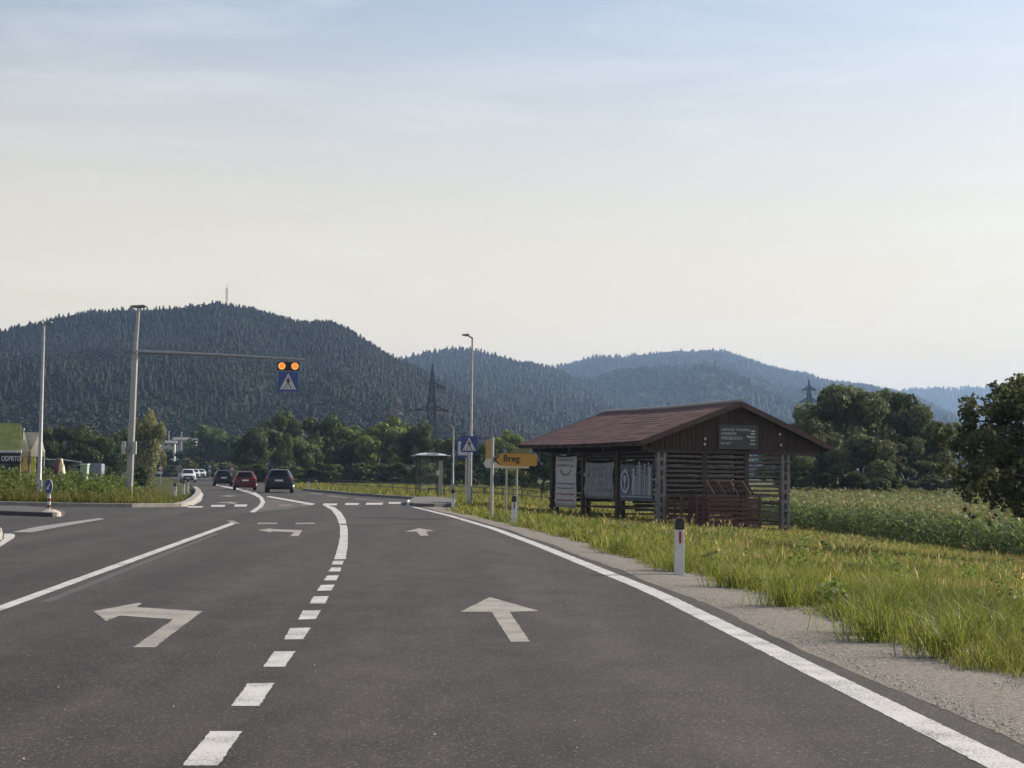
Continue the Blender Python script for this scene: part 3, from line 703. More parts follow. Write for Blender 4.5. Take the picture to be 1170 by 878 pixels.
def build_grass():
    rg = np.random.default_rng(99); parts = []
    for y0, y1, dens, wd in ((8.5, 13, 2300, .0055), (13, 18, 1500, .007), (18, 28, 700, .010), (28, 45, 250, .018), (45, 78, 110, .030)):
        A = (y1 - y0) * 26; n = int(A * dens)
        y = rg.uniform(y0, y1, n); x = xgrass(y) - .35 + rg.random(n) * 26
        ok = (x < 0.36 * y + 2.5) & (x < np.where(y > 38, corn_edge(y) + 0.4, 99)); x, y = x[ok], y[ok]
        edge = (x - xgrass(y)) + (vnoise(x, y, 0.8, 77) - .5) * 0.9 + .10
        ok = (edge > 0) & (rg.random(len(x)) < np.clip(0.35 + edge * 1.6, 0, 1)); x, y, edge = x[ok], y[ok], edge[ok]
        hn = vnoise(x, y, 2.4, 12); h2 = vnoise(x, y, 0.55, 13)
        band = np.exp(-((edge - 1.3) / 1.0) ** 2)
        h = (0.12 + 0.13 * hn + 0.12 * h2 + 0.15 * band * (0.3 + hn)) * rg.uniform(.5, 1.35, len(x)) * np.clip(0.4 + edge * 1.2, .3, 1)
        parts.append(blades(x, y, h, wd * rg.uniform(.6, 1.5, len(x)), rg.uniform(.15, 1.25, len(x)), grass_colour(x, y, rg), rg))
    v, l, s, c = merge(parts)
    o = link('meadow_grass', np_mesh('meadow_grass', v, l, s, c), leaf_mat('grass_blades', 0.55, 0.5))
    tag(o, 'sunlit yellow green meadow grass on the right roadside', 'grass', kind='stuff')
    # seed stalks
    parts = []
    n = 650; y = rg.uniform(10, 56, n); x = xgrass(y) + 0.5 + rg.random(n) ** 1.4 * 12
    ok = (x < 0.36 * y + 1) & (x < np.where(y > 38, corn_edge(y), 99)) & (vnoise(x, y, 2.6, 61) > .46); x, y = x[ok], y[ok]
    h = rg.uniform(.28, .60, len(x)); zz = gz(x, y)
    parts.append(blades(x, y, h, np.full(len(x), .004) * (1 + y / 20), rg.uniform(.05, .35, len(x)), np.clip(np.where(rg.random((len(x), 1)) < .5, STRAW, GREEN) * rg.uniform(.7, 1.3, (len(x), 1)), 0, 1), rg))
    for k in range(3):
        parts.append(blades(x + rg.normal(0, .012, len(x)), y + rg.normal(0, .018, len(x)), np.full(len(x), .11) * rg.uniform(.6, 1.3, len(x)), np.full(len(x), .009) * (1 + y / 60), rg.uniform(.2, .9, len(x)), np.clip(np.where(rg.random((len(x), 1)) < .75, STRAW * 1.15, RUST * 1.4) * rg.uniform(.7, 1.3, (len(x), 1)), 0, 1), rg, z=zz + h * .80))
    # broad leaved weeds in the sward
    m = 330; yy = 9.5 + 38 * rg.random(m) ** 1.3; xx = xgrass(yy) + .15 + rg.random(m) ** 1.3 * 9; q = (xx < .36 * yy + 1) & (xx < np.where(yy > 36, corn_edge(yy), 99)); xx, yy = xx[q], yy[q]; rr = rg.uniform(.05, .17, len(xx))
    parts.append(leaf_cloud(np.stack([xx, yy, gz(xx, yy) + rr * 1.0], 1), np.stack([rr, rr, rr * 1.2], 1), 12000, .038, (.105, .145, .030), rg, inner=.4))
    # tall rank tufts near the verge
    for cx, cy in [(3.35, 11.8), (3.7, 12.6), (3.2, 13.5), (4.3, 13.0), (2.9, 16.2), (3.9, 15.6), (2.75, 19), (3.4, 18.4), (5.6, 14.5), (2.4, 22), (3.9, 23), (5.0, 19.5), (3.05, 12.9), (1.9, 27), (4.5, 11.9)]:
        m = 230; rr = np.abs(rg.normal(0, .20, m)); an = rg.uniform(0, 6.28, m)
        x = cx + rr * np.cos(an); y = cy + rr * np.sin(an)
        parts.append(blades(x, y, rg.uniform(.22, .62, m), np.full(m, .008), rg.uniform(.2, 1.1, m), np.clip((LUSH * .6 + GREEN * .4) * rg.uniform(.6, 1.35, (m, 1)), 0, 1), rg))
    v, l, s, c = merge(parts)
    o = link('seed_grass', np_mesh('seed_grass', v, l, s, c), MATS['grass_blades'])
    tag(o, 'tall tufts and seeding stalks standing out of the meadow', 'grass', kind='stuff')
    # left verge
    parts = []
    n = 80000; y = 56 + 72 * rg.random(n) ** 1.5; x = xfl(y) - 0.55 - rg.random(n) * 26
    kx = np.array([p[0] for p in vk[:6]]); ky = np.array([p[1] for p in vk[:6]])
    o_ = np.argsort(kx); front = np.interp(x, kx[o_], ky[o_])
    ok = (y > front + 0.4) & (x > -0.36 * y - 2) ; x, y = x[ok], y[ok]
    tip = np.where((y < 84) | (x < xfl(y) - (y - 84) * .22), 1.0, .22)
    tall = vnoise(x, y, 5, 8); f2 = (vnoise(x, y, 9, 18))[:, None]
    h = (0.36 + 0.60 * tall) * rg.uniform(.5, 1.3, len(x)) * np.clip(0.45 + (xfl(y) - .55 - x) / 5, .45, 1) * np.clip(1.0 - (y - 66) / 30, .25, 1) * tip
    dry = np.clip((f2 - .50) * 4, 0, 1) * np.clip((y[:, None] - 60) / 10, 0.25, 1)
    c = (GREEN * .75 + LUSH * .25) * (1 - dry) + (YELL * .7 + RUST * .3) * dry; c = np.where(rg.random((len(x), 1)) < .07 + .12 * dry, RUST * 1.3, c) * rg.uniform(.6, 1.4, (len(x), 1))
    parts.append(blades(x, y, h, rg.uniform(.015, .045, len(x)), rg.uniform(.2, 1.25, len(x)), np.clip(c, 0, 1), rg))
    # broad leaved weeds among them
    m = 420; yy = 56.8 + 26 * rg.random(m) ** 1.4; xx = xfl(yy) - 2.6 - rg.random(m) * 20; fr = np.interp(xx, kx[o_], ky[o_]); q = (yy > fr + .7) & (xx > -.36 * yy - 2); xx, yy = xx[q], yy[q]; rr = rg.uniform(.15, .42, len(xx))
    lv = leaf_cloud(np.stack([xx, yy, gz(xx, yy) + rr * 1.1], 1), np.stack([rr, rr, rr * 1.35], 1), 17000, .075, (.125, .165, .032), rg, inner=.4)
    parts.append(lv)
    v, l, s, c = merge(parts)
    o = link('verge_weeds', np_mesh('verge_weeds', v, l, s, c), MATS['grass_blades'])
    tag(o, 'tall weeds with reddish seed heads on the left verge', 'weeds', kind='stuff')
    # strip beyond the bus bay
    parts = []
    n = 26000; y = rg.uniform(66, 150, n); x = xgrass(y) + .1 + rg.random(n) * 26
    ok = (x < 0.10 * y + 6); x, y = x[ok], y[ok]
    kx = np.interp(x, [-17, -12.7, -9.2, -6], [97 + 30, 97, 78, 74])
    pl = (x > -7.6) & (x < -2.2) & (y < 92) & (y < 73)
    x, y = x[~pl], y[~pl]
    c = np.where(rg.random((len(x), 1)) < .2, YELL, GREEN * .8 + LUSH * .2) * rg.uniform(.6, 1.35, (len(x), 1)); f = vnoise(x, y, 8, 4)[:, None]; c = c * (1 - .35 * f) + YELL * .25 * f
    parts.append(blades(x, y, rg.uniform(.15, .55, len(x)), rg.uniform(.03, .08, len(x)), rg.uniform(.1, .7, len(x)), np.clip(c, 0, 1), rg))
    v, l, s, c = merge(parts)
    o = link('strip_grass', np_mesh('strip_grass', v, l, s, c), MATS['grass_blades'])
    tag(o, 'green grass strip behind the bus bay kerb', 'grass', kind='stuff')
build_grass()

# ------------------------------------------------------------------ corn
def build_corn():
    rg = np.random.default_rng(5); V, Lp, S, C, off = [], [], [], [], 0
    def field(xs, ys, hs):
        nonlocal off
        n = len(xs); zs = gz(xs, ys)
        # stalks
        parts = [blades(xs, ys, hs * .92, np.full(n, .035), np.full(n, .04), np.tile(np.array((.10, .15, .03)), (n, 1)), rg, z=zs)]
        parts[0] = parts[0]
        for k in range(9):
            f = 0.12 + 0.78 * k / 8 + rg.uniform(-.04, .04, n)
            an = rg.uniform(0, 6.28, n); ln = rg.uniform(.35, .62, n) * (1.15 - .5 * np.abs(f - .5)); wd = rg.uniform(.055, .085, n)
            dx, dy = np.cos(an), np.sin(an); z0 = zs + hs * f
            v = np.empty((n, 7, 3)); 
            for j, (tt, up, ww) in enumerate(((0, 0, .6), (.38, .23, 1), (.72, .16, .75))):
                cx, cy, cz = xs + dx * ln * tt, ys + dy * ln * tt, z0 + ln * up
                v[:, 2 * j] = np.stack([cx - dy * wd / 2 * ww, cy + dx * wd / 2 * ww, cz + .012], 1); v[:, 2 * j + 1] = np.stack([cx + dy * wd / 2 * ww, cy - dx * wd / 2 * ww, cz - .012], 1)
            v[:, 6] = np.stack([xs + dx * ln, ys + dy * ln, z0 - ln * .12], 1)
            kk = np.arange(n)[:, None] * 7
            lp = np.concatenate([kk + np.array([[0, 1, 3, 2]]), kk + np.array([[2, 3, 5, 4]]), kk + np.array([[4, 5, 6]])], 1).ravel()
            c = np.array((.118, .152, .044)) * rg.uniform(.6, 1.5, (n, 1)) * (1 + rg.normal(0, .06, (n, 3)))
            parts.append((v.reshape(-1, 3), lp, np.tile([4, 4, 3], n), np.repeat(np.clip(c, 0, 1), 7, 0)))
        # tassels
        for k in range(3):
            parts.append(blades(xs, ys, rg.uniform(.16, .28, n), np.full(n, .022), rg.uniform(.2, .9, n), np.tile(np.array((.25, .20, .075)), (n, 1)) * rg.uniform(.7, 1.3, (n, 1)), rg, z=zs + hs * .9))
        v, l, s, c = merge(parts)
        V.append(v); Lp.append(l + off); S.append(s); C.append(c); off += len(v)
    ys = []; xs = []
    for r in range(40):
        y = np.arange(36, 96, .24); y = y + rg.normal(0, .05, len(y)); x = corn_edge(y) + .35 + r * .62 + rg.normal(0, .05, len(y))
        xs.append(x); ys.append(y)
    x = np.concatenate(xs); y = np.concatenate(ys)
    ok = (x < .36 * y + 2); x, y = x[ok], y[ok]
    front = x - corn_edge(y)
    keep = (front < 6) | (rg.random(len(x)) < .6); x, y = x[keep], y[keep]
    h = (1.12 + .18 * vnoise(x, y, 5, 2)) * rg.uniform(.86, 1.1, len(x)) * np.where(y > 74, 1.15, 1.0)
    field(x, y, h)
    o = link('corn_field', np_mesh('corn_field', np.concatenate(V), np.concatenate(Lp), np.concatenate(S), np.concatenate(C)), leaf_mat('corn_leaves', .35, .42))
    tag(o, 'green corn field in rows behind the meadow on the right', 'corn', kind='stuff')
build_corn()

# ------------------------------------------------------------------ trees
BARK = mat('bark', (0.085, 0.068, 0.052), 0.95, var=0.35, scale=5, bump=0.6, bscale=14, spec=0.1)
def make_tree(kind, seed, leaf=0.34, n=3200, base=(0.055, 0.080, 0.022)):
    """unit trees: height 1, crown width about 0.8, returned as (trunk mesh, crown mesh)"""
    rg = np.random.default_rng(seed); rnd = random.Random(seed)
    cs, rs = [], []; tb = MB()
    if kind == 'round':
        for i in range(26):
            th = rnd.uniform(0, 6.28); u = rnd.random() ** .6; zz = rnd.uniform(.16, .92); env = .40 * math.sin(math.pi * min(1, (zz - .02) / 1.02)) ** .55
            cs.append((env * u * math.cos(th), env * u * math.sin(th), zz)); q = rnd.uniform(.085, .15); rs.append((q, q, q * .8))
    elif kind == 'tall':
        for i in range(26):
            th = rnd.uniform(0, 6.28); u = rnd.random() ** .6; zz = .10 + .85 * i / 25; env = .27 * math.sin(math.pi * min(1, (zz + .12) / 1.14)) ** .6
            cs.append((env * u * math.cos(th), env * u * math.sin(th), zz)); q = rnd.uniform(.075, .125); rs.append((q, q, q * 1.15))
    elif kind == 'willow':
        for i in range(24):
            th = rnd.uniform(0, 6.28); u = rnd.random() ** .5; zz = rnd.uniform(.12, .93); env = .38 * (1 - (abs(zz - .5) / .62) ** 2.4)
            cs.append((env * u * math.cos(th), env * u * math.sin(th), zz)); q = rnd.uniform(.07, .12); rs.append((q, q, q * 1.7))
    elif kind == 'open':
        for i in range(22):
            th = rnd.uniform(0, 6.28); u = rnd.random() ** .4; zz = rnd.uniform(.22, .94); env = .42 * math.sin(math.pi * min(1, (zz - .06) / 1.0)) ** .5
            cs.append((env * u * math.cos(th), env * u * math.sin(th), zz)); q = rnd.uniform(.06, .11); rs.append((q * 1.25, q * 1.25, q * .75))
    else:  # bush
        for i in range(18):
            th = rnd.uniform(0, 6.28); u = rnd.random() ** .6; zz = rnd.uniform(.08, .82)
            env = .50 * (1 - zz * .55)
            cs.append((env * u * math.cos(th), env * u * math.sin(th), zz)); q = rnd.uniform(.11, .19); rs.append((q, q, q * .8))
    v, l, s, c = leaf_cloud(cs, rs, n, leaf, base, rg, aspect=1.5, droop=.4 if kind == 'willow' else 0)
    crown = np_mesh(kind + '_crown', v, l, s, c)
    # trunk with limbs
    tr = .030 if kind != 'bush' else .018
    top = .62 if kind != 'bush' else .4
    pts = [(rnd.uniform(-.015, .015) * (k > 0), rnd.uniform(-.015, .015) * (k > 0), -0.02 + (top + .02) * k / 5) for k in range(6)]
    tb.tube(pts, [tr * 1.25, tr, tr * .85, tr * .7, tr * .5, tr * .25], 8)
    for i in range(min(12, len(cs))):
        cpt = cs[i]; zb = max(.06, min(top * .95, cpt[2] * rnd.uniform(.35, .7))); k = min(4, int((zb + .02) / (top + .02) * 5)); q = pts[k]
        mid = ((q[0] + cpt[0]) * .45, (q[1] + cpt[1]) * .45, (zb + cpt[2]) * .52)
        tb.tube([(q[0], q[1], zb), mid, cpt], [tr * .42, tr * .28, tr * .08], 6)
    return tb.mesh(kind + '_trunk'), crown

LM = leaf_mat('tree_leaves', 0.34, 0.75)
LIB = {}
def lib(key, *a, **k):
    t, c = make_tree(*a, **k); t.materials.append(BARK); c.materials.append(LM); LIB[key] = (t, c)
lib('round_a', 'round', 1, leaf=.040, n=4200, base=(0.072, 0.099, 0.030))
lib('round_b', 'round', 2, leaf=.042, n=4200, base=(0.090, 0.117, 0.035))
lib('round_c', 'round', 3, leaf=.040, n=4200, base=(0.061, 0.086, 0.027))
lib('tall_a', 'tall', 4, leaf=.034, n=4200, base=(0.087, 0.108, 0.035))
lib('tall_b', 'tall', 5, leaf=.034, n=4200, base=(0.070, 0.097, 0.027))
lib('willow_a', 'willow', 6, leaf=.036, n=4200, base=(0.181, 0.186, 0.081))
lib('open_a', 'open', 7, leaf=.036, n=3400, base=(0.123, 0.159, 0.038))
lib('bush_a', 'bush', 8, leaf=.075, n=2200, base=(0.058, 0.076, 0.024))
lib('bush_b', 'bush', 9, leaf=.075, n=2200, base=(0.174, 0.172, 0.041))
TREES = []
def plant(key, px, top, width, d, label, name='tree', cat='tree', group=None, wide=.84, seed=0, sink=0.0, base=None):
    """a tree of LIB at depth d whose crown top reaches photo row top"""
    g = P(px, top, d); x = g.x; zb = float(gz(x, d)) if base is None else base
    h = g.z - zb + sink; wm = width / FPX * d
    t_, c_ = LIB[key]
    root = empty(name, label, cat, (x, d, zb - sink), rz=seed * 1.37, group=group)
    root.scale = (wm / wide, wm / wide, h)
    link('trunk', t_, None, root) if name == 'tree' else link('stem', t_, None, root)
    link('crown', c_, None, root) if name == 'tree' else link('foliage', c_, None, root)
    TREES.append(root); return root
BELT = 'trees along the valley road'
tl = [('round_c', 14, 490, 56, 175, 'dark round tree behind the dark board with the word ODPRTO'),
      ('round_a', 66, 487, 52, 180, 'dark round tree right of the white tent'),
      ('round_c', 98, 486, 54, 172, 'near black broad tree above the pale green bin'),
      ('tall_b', 128, 500, 44, 185, 'dark narrow tree just left of the gantry pole'),
      ('willow_a', 170, 477, 46, 150, 'pale silvery willow right behind the gantry pole'),
      ('round_b', 139, 490, 40, 200, 'grey green tree partly hidden behind the gantry pole'),
      ('round_c', 238, 486, 54, 310, 'dark rounded tree above the black hatchback'),
      ('tall_a', 216, 505, 30, 320, 'low tree between the white far building and the dark rounded tree'),
      ('round_a', 268, 498, 44, 305, 'dark tree above the gap between black and red cars'),
      ('round_b', 290, 488, 46, 205, 'rounded tree right above the red hatchback'),
      ('round_b', 318, 469, 58, 215, 'tallest tree of the valley belt above the dark blue car'),
      ('tall_a', 326, 500, 32, 180, 'shorter upright tree in front of the tallest valley tree'),
      ('round_b', 347, 499, 42, 190, 'round light edged tree just right of the dark blue car'),
      ('round_a', 370, 475, 58, 200, 'tall grey green tree left of the denser green grove'),
      ('round_c', 392, 502, 42, 185, 'dark low tree at the left end of the green grove'),
      ('round_a', 410, 487, 60, 195, 'dark green tree under the left foot of the grove canopy'),
      ('open_a', 433, 481, 70, 182, 'brightest green tree with lit top in the grove'),
      ('round_b', 458, 477, 66, 188, 'broad tree in front of the distant grey pylon'),
      ('round_c', 482, 482, 56, 180, 'dark green tree just left of the lattice pylon'),
      ('round_a', 512, 500, 56, 168, 'dark tree behind the bus shelter roof right end'),
      ('round_c', 545, 510, 46, 160, 'dark tree behind the pedestrian crossing sign post'),
      ('open_a', 582, 490, 42, 150, 'sunlit bushy tree rising above the yellow arrow sign'),
      ('round_c', 560, 505, 40, 155, 'dark round tree left of the sunlit tree above the arrow sign'),
      ('round_a', 622, 512, 50, 118, 'small round tree with bare stem left of the hayrack'),
      ('round_c', 664, 520, 60, 150, 'dark tree seen between the left posts of the hayrack'),
      ('round_a', 720, 522, 64, 150, 'dark tree seen behind the large banner of the hayrack')]
for i, (k, px, top, wd_, d, lab) in enumerate(tl):
    plant(k, px, top, wd_, d, lab, group=BELT, seed=i)
sh = [('bush_b', 216, 520, 40, 300, 'yellow green rounded bush above the white oncoming car'),
      ('bush_a', 158, 531, 26, 125, 'dark round bush at the foot of the gantry pole'),
      ('bush_a', 120, 532, 44, 135, 'dark low bush left of the gantry pole foot'),
      ('bush_a', 196, 511, 40, 312, 'bush in front of the low white factory wall'),
      ('bush_a', 192, 530, 26, 290, 'dark bush behind the triangular warning sign'),
      ('bush_a', 252, 527, 50, 295, 'dark low bush behind the black hatchback'),
      ('bush_a', 290, 529, 46, 180, 'dark low bush behind the red hatchback'),
      ('bush_a', 335, 530, 52, 170, 'dark low bush right of the dark blue car'),
      ('bush_a', 372, 527, 52, 165, 'low dark bush at the left end of the guard rail'),
      ('bush_a', 410, 528, 54, 165, 'low dark bush behind the middle of the guard rail'),
      ('bush_a', 450, 527, 52, 160, 'low dark bush left of the bus shelter'),
      ('bush_a', 492, 528, 56, 155, 'low dark bush seen through the bus shelter'),
      ('bush_a', 530, 526, 46, 150, 'low dark bush between the short lamp and the crossing sign'),
      ('bush_b', 600, 524, 36, 130, 'lighter green bush under the yellow arrow sign'),
      ('bush_a', 572, 532, 52, 140, 'low dark bush behind the paired sign posts'),
      ('bush_a', 650, 534, 52, 130, 'low dark bush left of the hayrack foot')]
for i, (k, px, top, wd_, d, lab) in enumerate(sh):
    plant(k, px, top, wd_, d, lab, name='bush', cat='bush', group='bushes along the guard rail', wide=1.0, seed=i + 40)
# grove on the right behind the corn
lib('big_a', 'round', 21, leaf=.026, n=11000, base=(0.090, 0.104, 0.040))
lib('big_b', 'tall', 22, leaf=.026, n=10000, base=(0.120, 0.131, 0.051))
lib('big_c', 'open', 23, leaf=.026, n=14000, base=(0.105, 0.114, 0.048))
RG_ = 'grove behind the corn field'
for i, (k, px, top, wd_, d, lab) in enumerate([
      ('big_a', 962, 444, 112, 108, 'largest dark domed tree of the grove right of the hayrack roof'),
      ('big_a', 1013, 450, 84, 112, 'upright tree in the middle of the grove'),
      ('big_a', 925, 482, 80, 104, 'dark tree tucked behind the right eave of the hayrack'),
      ('big_a', 1050, 466, 84, 110, 'spreading tree near the right end of the grove'),
      ('big_c', 1080, 482, 60, 116, 'slim paler tree at the right end of the grove'),
      ('big_a', 985, 500, 90, 101, 'low dark rounded tree in front of the grove'),
      ('big_c', 1035, 505, 70, 104, 'low spreading tree above the corn mound'),
      ('big_a', 900, 512, 70, 100, 'dark low tree seen through the right bay of the hayrack')]):
    plant(k, px, top, wd_, d, lab, group=RG_, seed=i + 70, sink=.3)
for i, (px, top, wd_, d, lab) in enumerate([(915, 534, 80, 99, 'dark undergrowth bush behind the right hayrack post'), (968, 536, 80, 98, 'dark undergrowth bush under the largest grove tree'), (1015, 540, 76, 98, 'dark undergrowth bush at the corn mound'), (1075, 540, 76, 102, 'grey green bush at the right end of the grove'), (1130, 538, 80, 104, 'dark bush behind the hanging branches on the right')]):
    plant('bush_a', px, top, wd_, d, lab, name='bush', cat='bush', group='undergrowth of the grove', wide=1.0, seed=i + 90, sink=.3)

# near tree on the right, branches hanging over the field
def near_tree():
    rg = np.random.default_rng(77); rnd = random.Random(77)
    d = 38.0; s = FPX / d
    c0 = P(1215, 610, d); bx, bz = c0.x, float(gz(c0.x, d))
    root = empty('tree', 'near dark fruit tree hanging over the field at the right edge', 'tree', (bx, d, bz))
    def loc(px, py, dy=0):
        p = P(px, py, d + dy); return (p.x - bx, dy, p.z - bz)
    tb = MB(); tb.tube([(0, 0, -.1), (.05, 0, .9), loc(1208, 540), loc(1200, 500), loc(1195, 460)], [.24, .19, .16, .11, .05], 10)
    cs, rs = [], []
    tips = [(1105, 480), (1112, 470), (1125, 462), (1100, 495), (1140, 452), (1158, 446), (1165, 440), (1128, 500), (1110, 520), (1098, 535), (1118, 540), (1135, 520), (1150, 500), (1150, 540), (1165, 520), (1160, 560), (1108, 548), (1140, 560), (1185, 455), (1210, 450), (1240, 470), (1200, 520), (1230, 530), (1190, 560), (1250, 500), (1170, 470), (1185, 490), (1122, 555), (1095, 505)]
    for px, py in tips:
        dy = rnd.uniform(-1.5, 1.5); e = loc(px, py, dy); st = loc(1203, min(575, py + rnd.uniform(15, 50)), 0)
        m = [(st[i] + e[i]) / 2 for i in range(3)]; m[2] += rnd.uniform(.1, .5)
        tb.tube([st, m, e], [.055, .038, .012], 6)
        for k in range(5):
            q = (e[0] + rnd.gauss(0, .20), e[1] + rnd.gauss(0, .4), e[2] + rnd.gauss(0, .16)); r_ = rnd.uniform(.09, .22)
            cs.append(q); rs.append((r_, r_, r_ * .85))
        for k in range(4):
            f = rnd.uniform(.4, .85); q = [st[i] * (1 - f) + e[i] * f + rnd.gauss(0, .22) for i in range(3)]; r_ = rnd.uniform(.18, .36)
            cs.append(tuple(q)); rs.append((r_, r_, r_ * .8))
    # hanging twigs
    for px, y0, y1 in [(1101, 540, 580), (1108, 548, 588), (1118, 550, 576), (1126, 552, 570), (1137, 556, 590), (1145, 560, 582), (1153, 556, 574), (1165, 560, 586), (1180, 560, 590), (1094, 520, 556), (1131, 550, 596)]:
        dy = rnd.uniform(-1.2, 1.0); a = loc(px + 3, y0 - 12, dy); b_ = loc(px, y1, dy)
        tb.tube([a, [(a[i] + b_[i]) / 2 for i in range(3)], b_], [.015, .01, .005], 5)
        for k in range(4):
            f = k / 3; cs.append(tuple(a[i] * (1 - f) + b_[i] * f + rnd.gauss(0, .04) for i in range(3))); r_ = rnd.uniform(.05, .12); rs.append((r_, r_, r_ * 1.2))
    tb.build('trunk', BARK, root, smooth=True)
    v, l, s_, c = leaf_cloud(cs, rs, 14500, .085, (.082, .092, .036), rg, aspect=1.5, inner=.35)
    link('crown', np_mesh('near_crown', v, l, s_, c), LM, root)
near_tree()
# ------------------------------------------------------------------ common object materials
ZINC = mat('galvanised_steel', (0.27, 0.275, 0.285), 0.45, .75, var=.15, scale=8)
ZINCD = mat('dull_zinc', (0.21, 0.215, 0.22), 0.6, .4, var=.15, scale=8)
BLACK = mat('black_plastic', (0.018, 0.018, 0.02), 0.5, var=.2)
WHITEP = mat('white_plastic', (0.56, 0.56, 0.57), 0.5, var=.10, scale=7)
WHITE = mat('white_sign', (0.50, 0.50, 0.52), 0.4, var=.03)
BLUE = mat('sign_blue', (0.008, 0.040, 0.21), 0.35, var=.06)
AMBERS = mat('sign_amber', (0.46, 0.235, 0.035), 0.4, var=.06)
INK = mat('sign_ink', (0.012, 0.012, 0.012), 0.5, var=.1)
RED = mat('reflector_red', (0.32, 0.018, 0.022), 0.35, var=.1)
BACK = mat('sign_back', (0.22, 0.22, 0.19), 0.55, .3, var=.12)

def translucent(m, f):
    t = m.node_tree; b = t.nodes['Principled BSDF']; o = t.nodes['Material Output']; tr = t.nodes.new('ShaderNodeBsdfTranslucent')
    src = b.inputs['Base Color'].links[0].from_socket; t.links.new(src, tr.inputs[0]); mx_ = t.nodes.new('ShaderNodeMixShader'); mx_.inputs[0].default_value = f
    t.links.new(b.outputs[0], mx_.inputs[1]); t.links.new(tr.outputs[0], mx_.inputs[2]); t.links.new(mx_.outputs[0], o.inputs[0])
# ------------------------------------------------------------------ hayrack (kozolec)
def hayrack():
    O = (4.62, 55.0); yaw = math.atan2(0.367, 0.93); EX = Matrix.Rotation(yaw, 3, 'Z')
    Z0 = -0.9
    root = empty('hayrack', 'open wooden hayrack with a reddish tiled gable roof in the meadow', 'hayrack', (O[0], O[1], 0), yaw)
    wood = mat('grey_wood', (0.20, 0.185, 0.18), .9, var=.35, scale=5, stretch=(3, 3, .5), bump=.5, bscale=30, spec=.15)
    slatw = mat('rail_wood', (0.122, 0.104, 0.093), .9, var=.4, scale=5, stretch=(.6, 3, 3), bump=.5, bscale=30, spec=.15)
    dark = mat('dark_wood', (0.080, 0.062, 0.053), .9, var=.35, scale=5, stretch=(3, 3, .6), bump=.5, bscale=30, spec=.15)
    plank = mat('gable_planks', (0.062, 0.043, 0.037), .9, var=.45, scale=4, stretch=(9, 9, .4), bump=.5, bscale=24, spec=.15)
    # roof: two slabs with low ribs
    LEN = 11.7; AP = 4.12; UR = 4.1
    tile = bpy.data.materials.new('roof_tiles'); tile.use_nodes = True
    t = tile.node_tree; b = t.nodes['Principled BSDF']; b.inputs['Roughness'].default_value = .85; b.inputs['Specular IOR Level'].default_value = .25
    tcn = t.nodes.new('ShaderNodeTexCoord'); mpn = t.nodes.new('ShaderNodeMapping'); mpn.inputs['Rotation'].default_value = (0, 0, R(90))
    br = t.nodes.new('ShaderNodeTexBrick'); br.inputs['Scale'].default_value = 5.0; br.inputs['Color1'].default_value = (.112, .052, .046, 1); br.inputs['Color2'].default_value = (.134, .063, .056, 1); br.inputs['Mortar'].default_value = (.068, .036, .034, 1); br.inputs['Mortar Size'].default_value = .03
    nz_ = t.nodes.new('ShaderNodeTexNoise'); nz_.inputs['Scale'].default_value = 1.1; nz_.inputs['Detail'].default_value = 8
    mu = t.nodes.new('ShaderNodeMixRGB'); mu.blend_type = 'OVERLAY'; mu.inputs[0].default_value = .8
    t.links.new(tcn.outputs['Object'], mpn.inputs[0]); t.links.new(mpn.outputs[0], br.inputs['Vector']); t.links.new(tcn.outputs['Object'], nz_.inputs['Vector'])
    t.links.new(br.outputs[0], mu.inputs[1]); t.links.new(nz_.outputs[0], mu.inputs[2]); t.links.new(mu.outputs[0], b.inputs['Base Color'])
    bp = t.nodes.new('ShaderNodeBump'); bp.inputs['Strength'].default_value = .3; bp.inputs['Distance'].default_value = .02; t.links.new(br.outputs['Fac'], bp.inputs['Height']); bp.invert = True; t.links.new(bp.outputs[0], b.inputs['Normal'])
    def slope(u0, z0, u1, z1, name):
        rb = MB(); rows = 14
        rnd = random.Random(int(u0 * 10))
        for k in range(rows):
            f0, f1 = k / rows, (k + 1) / rows + .004
            ua, za, ub, zb = u0 + (u1 - u0) * f0, z0 + (z1 - z0) * f0, u0 + (u1 - u0) * f1, z0 + (z1 - z0) * f1
            sag = lambda v: -.05 * math.sin(math.pi * v / LEN)
            n = 24; vs_ = []; 
            for j in range(n + 1):
                v = LEN * j / n; sg = sag(v) + rnd.uniform(-.006, .006)
                vs_ += [(ua, v, za + sg + .016), (ub, v, zb + sg + .010), (ua, v, za + sg - .03), (ub, v, zb + sg - .05)]
            fs_ = []
            for j in range(n):
                a = j * 4; fs_ += [(a, a + 1, a + 5, a + 4), (a + 2, a + 6, a + 7, a + 3), (a, a + 4, a + 6, a + 2), (a + 1, a + 3, a + 7, a + 5)]
            fs_ += [(0, 2, 3, 1), (n * 4, n * 4 + 1, n * 4 + 3, n * 4 + 2)]
            rb.add(vs_, fs_)
        return rb.build(name, tile, root)
    rl = slope(0.0, 2.59, UR, AP, 'roof'); rr = slope(8.15, 2.50, UR, AP, 'roof')
    cap = MB()
    for k in range(18):
        v0 = -.04 + k * (LEN + .08) / 18; cap.tube([(UR, v0, AP + .03 - .05 * math.sin(math.pi * v0 / LEN)), (UR, v0 + (LEN + .08) / 18 + .03, AP + .035 - .05 * math.sin(math.pi * v0 / LEN))], [.085, .075], 8)
    cap.build('ridge_cap', mat('ridge_tile', (.30, .27, .26), .6, var=.2), root, smooth=True)
    vb = MB()
    for (a, za) in ((0, 2.59), (8.15, 2.50)):
        for v in (-.05, LEN + .05): MB().bar((a, v, za - .08), (UR, v, AP - .08), .05, .20).build('verge_board', mat('verge_wood', (.085, .050, .042), .85, var=.3, scale=6), root)
    eb = MB()
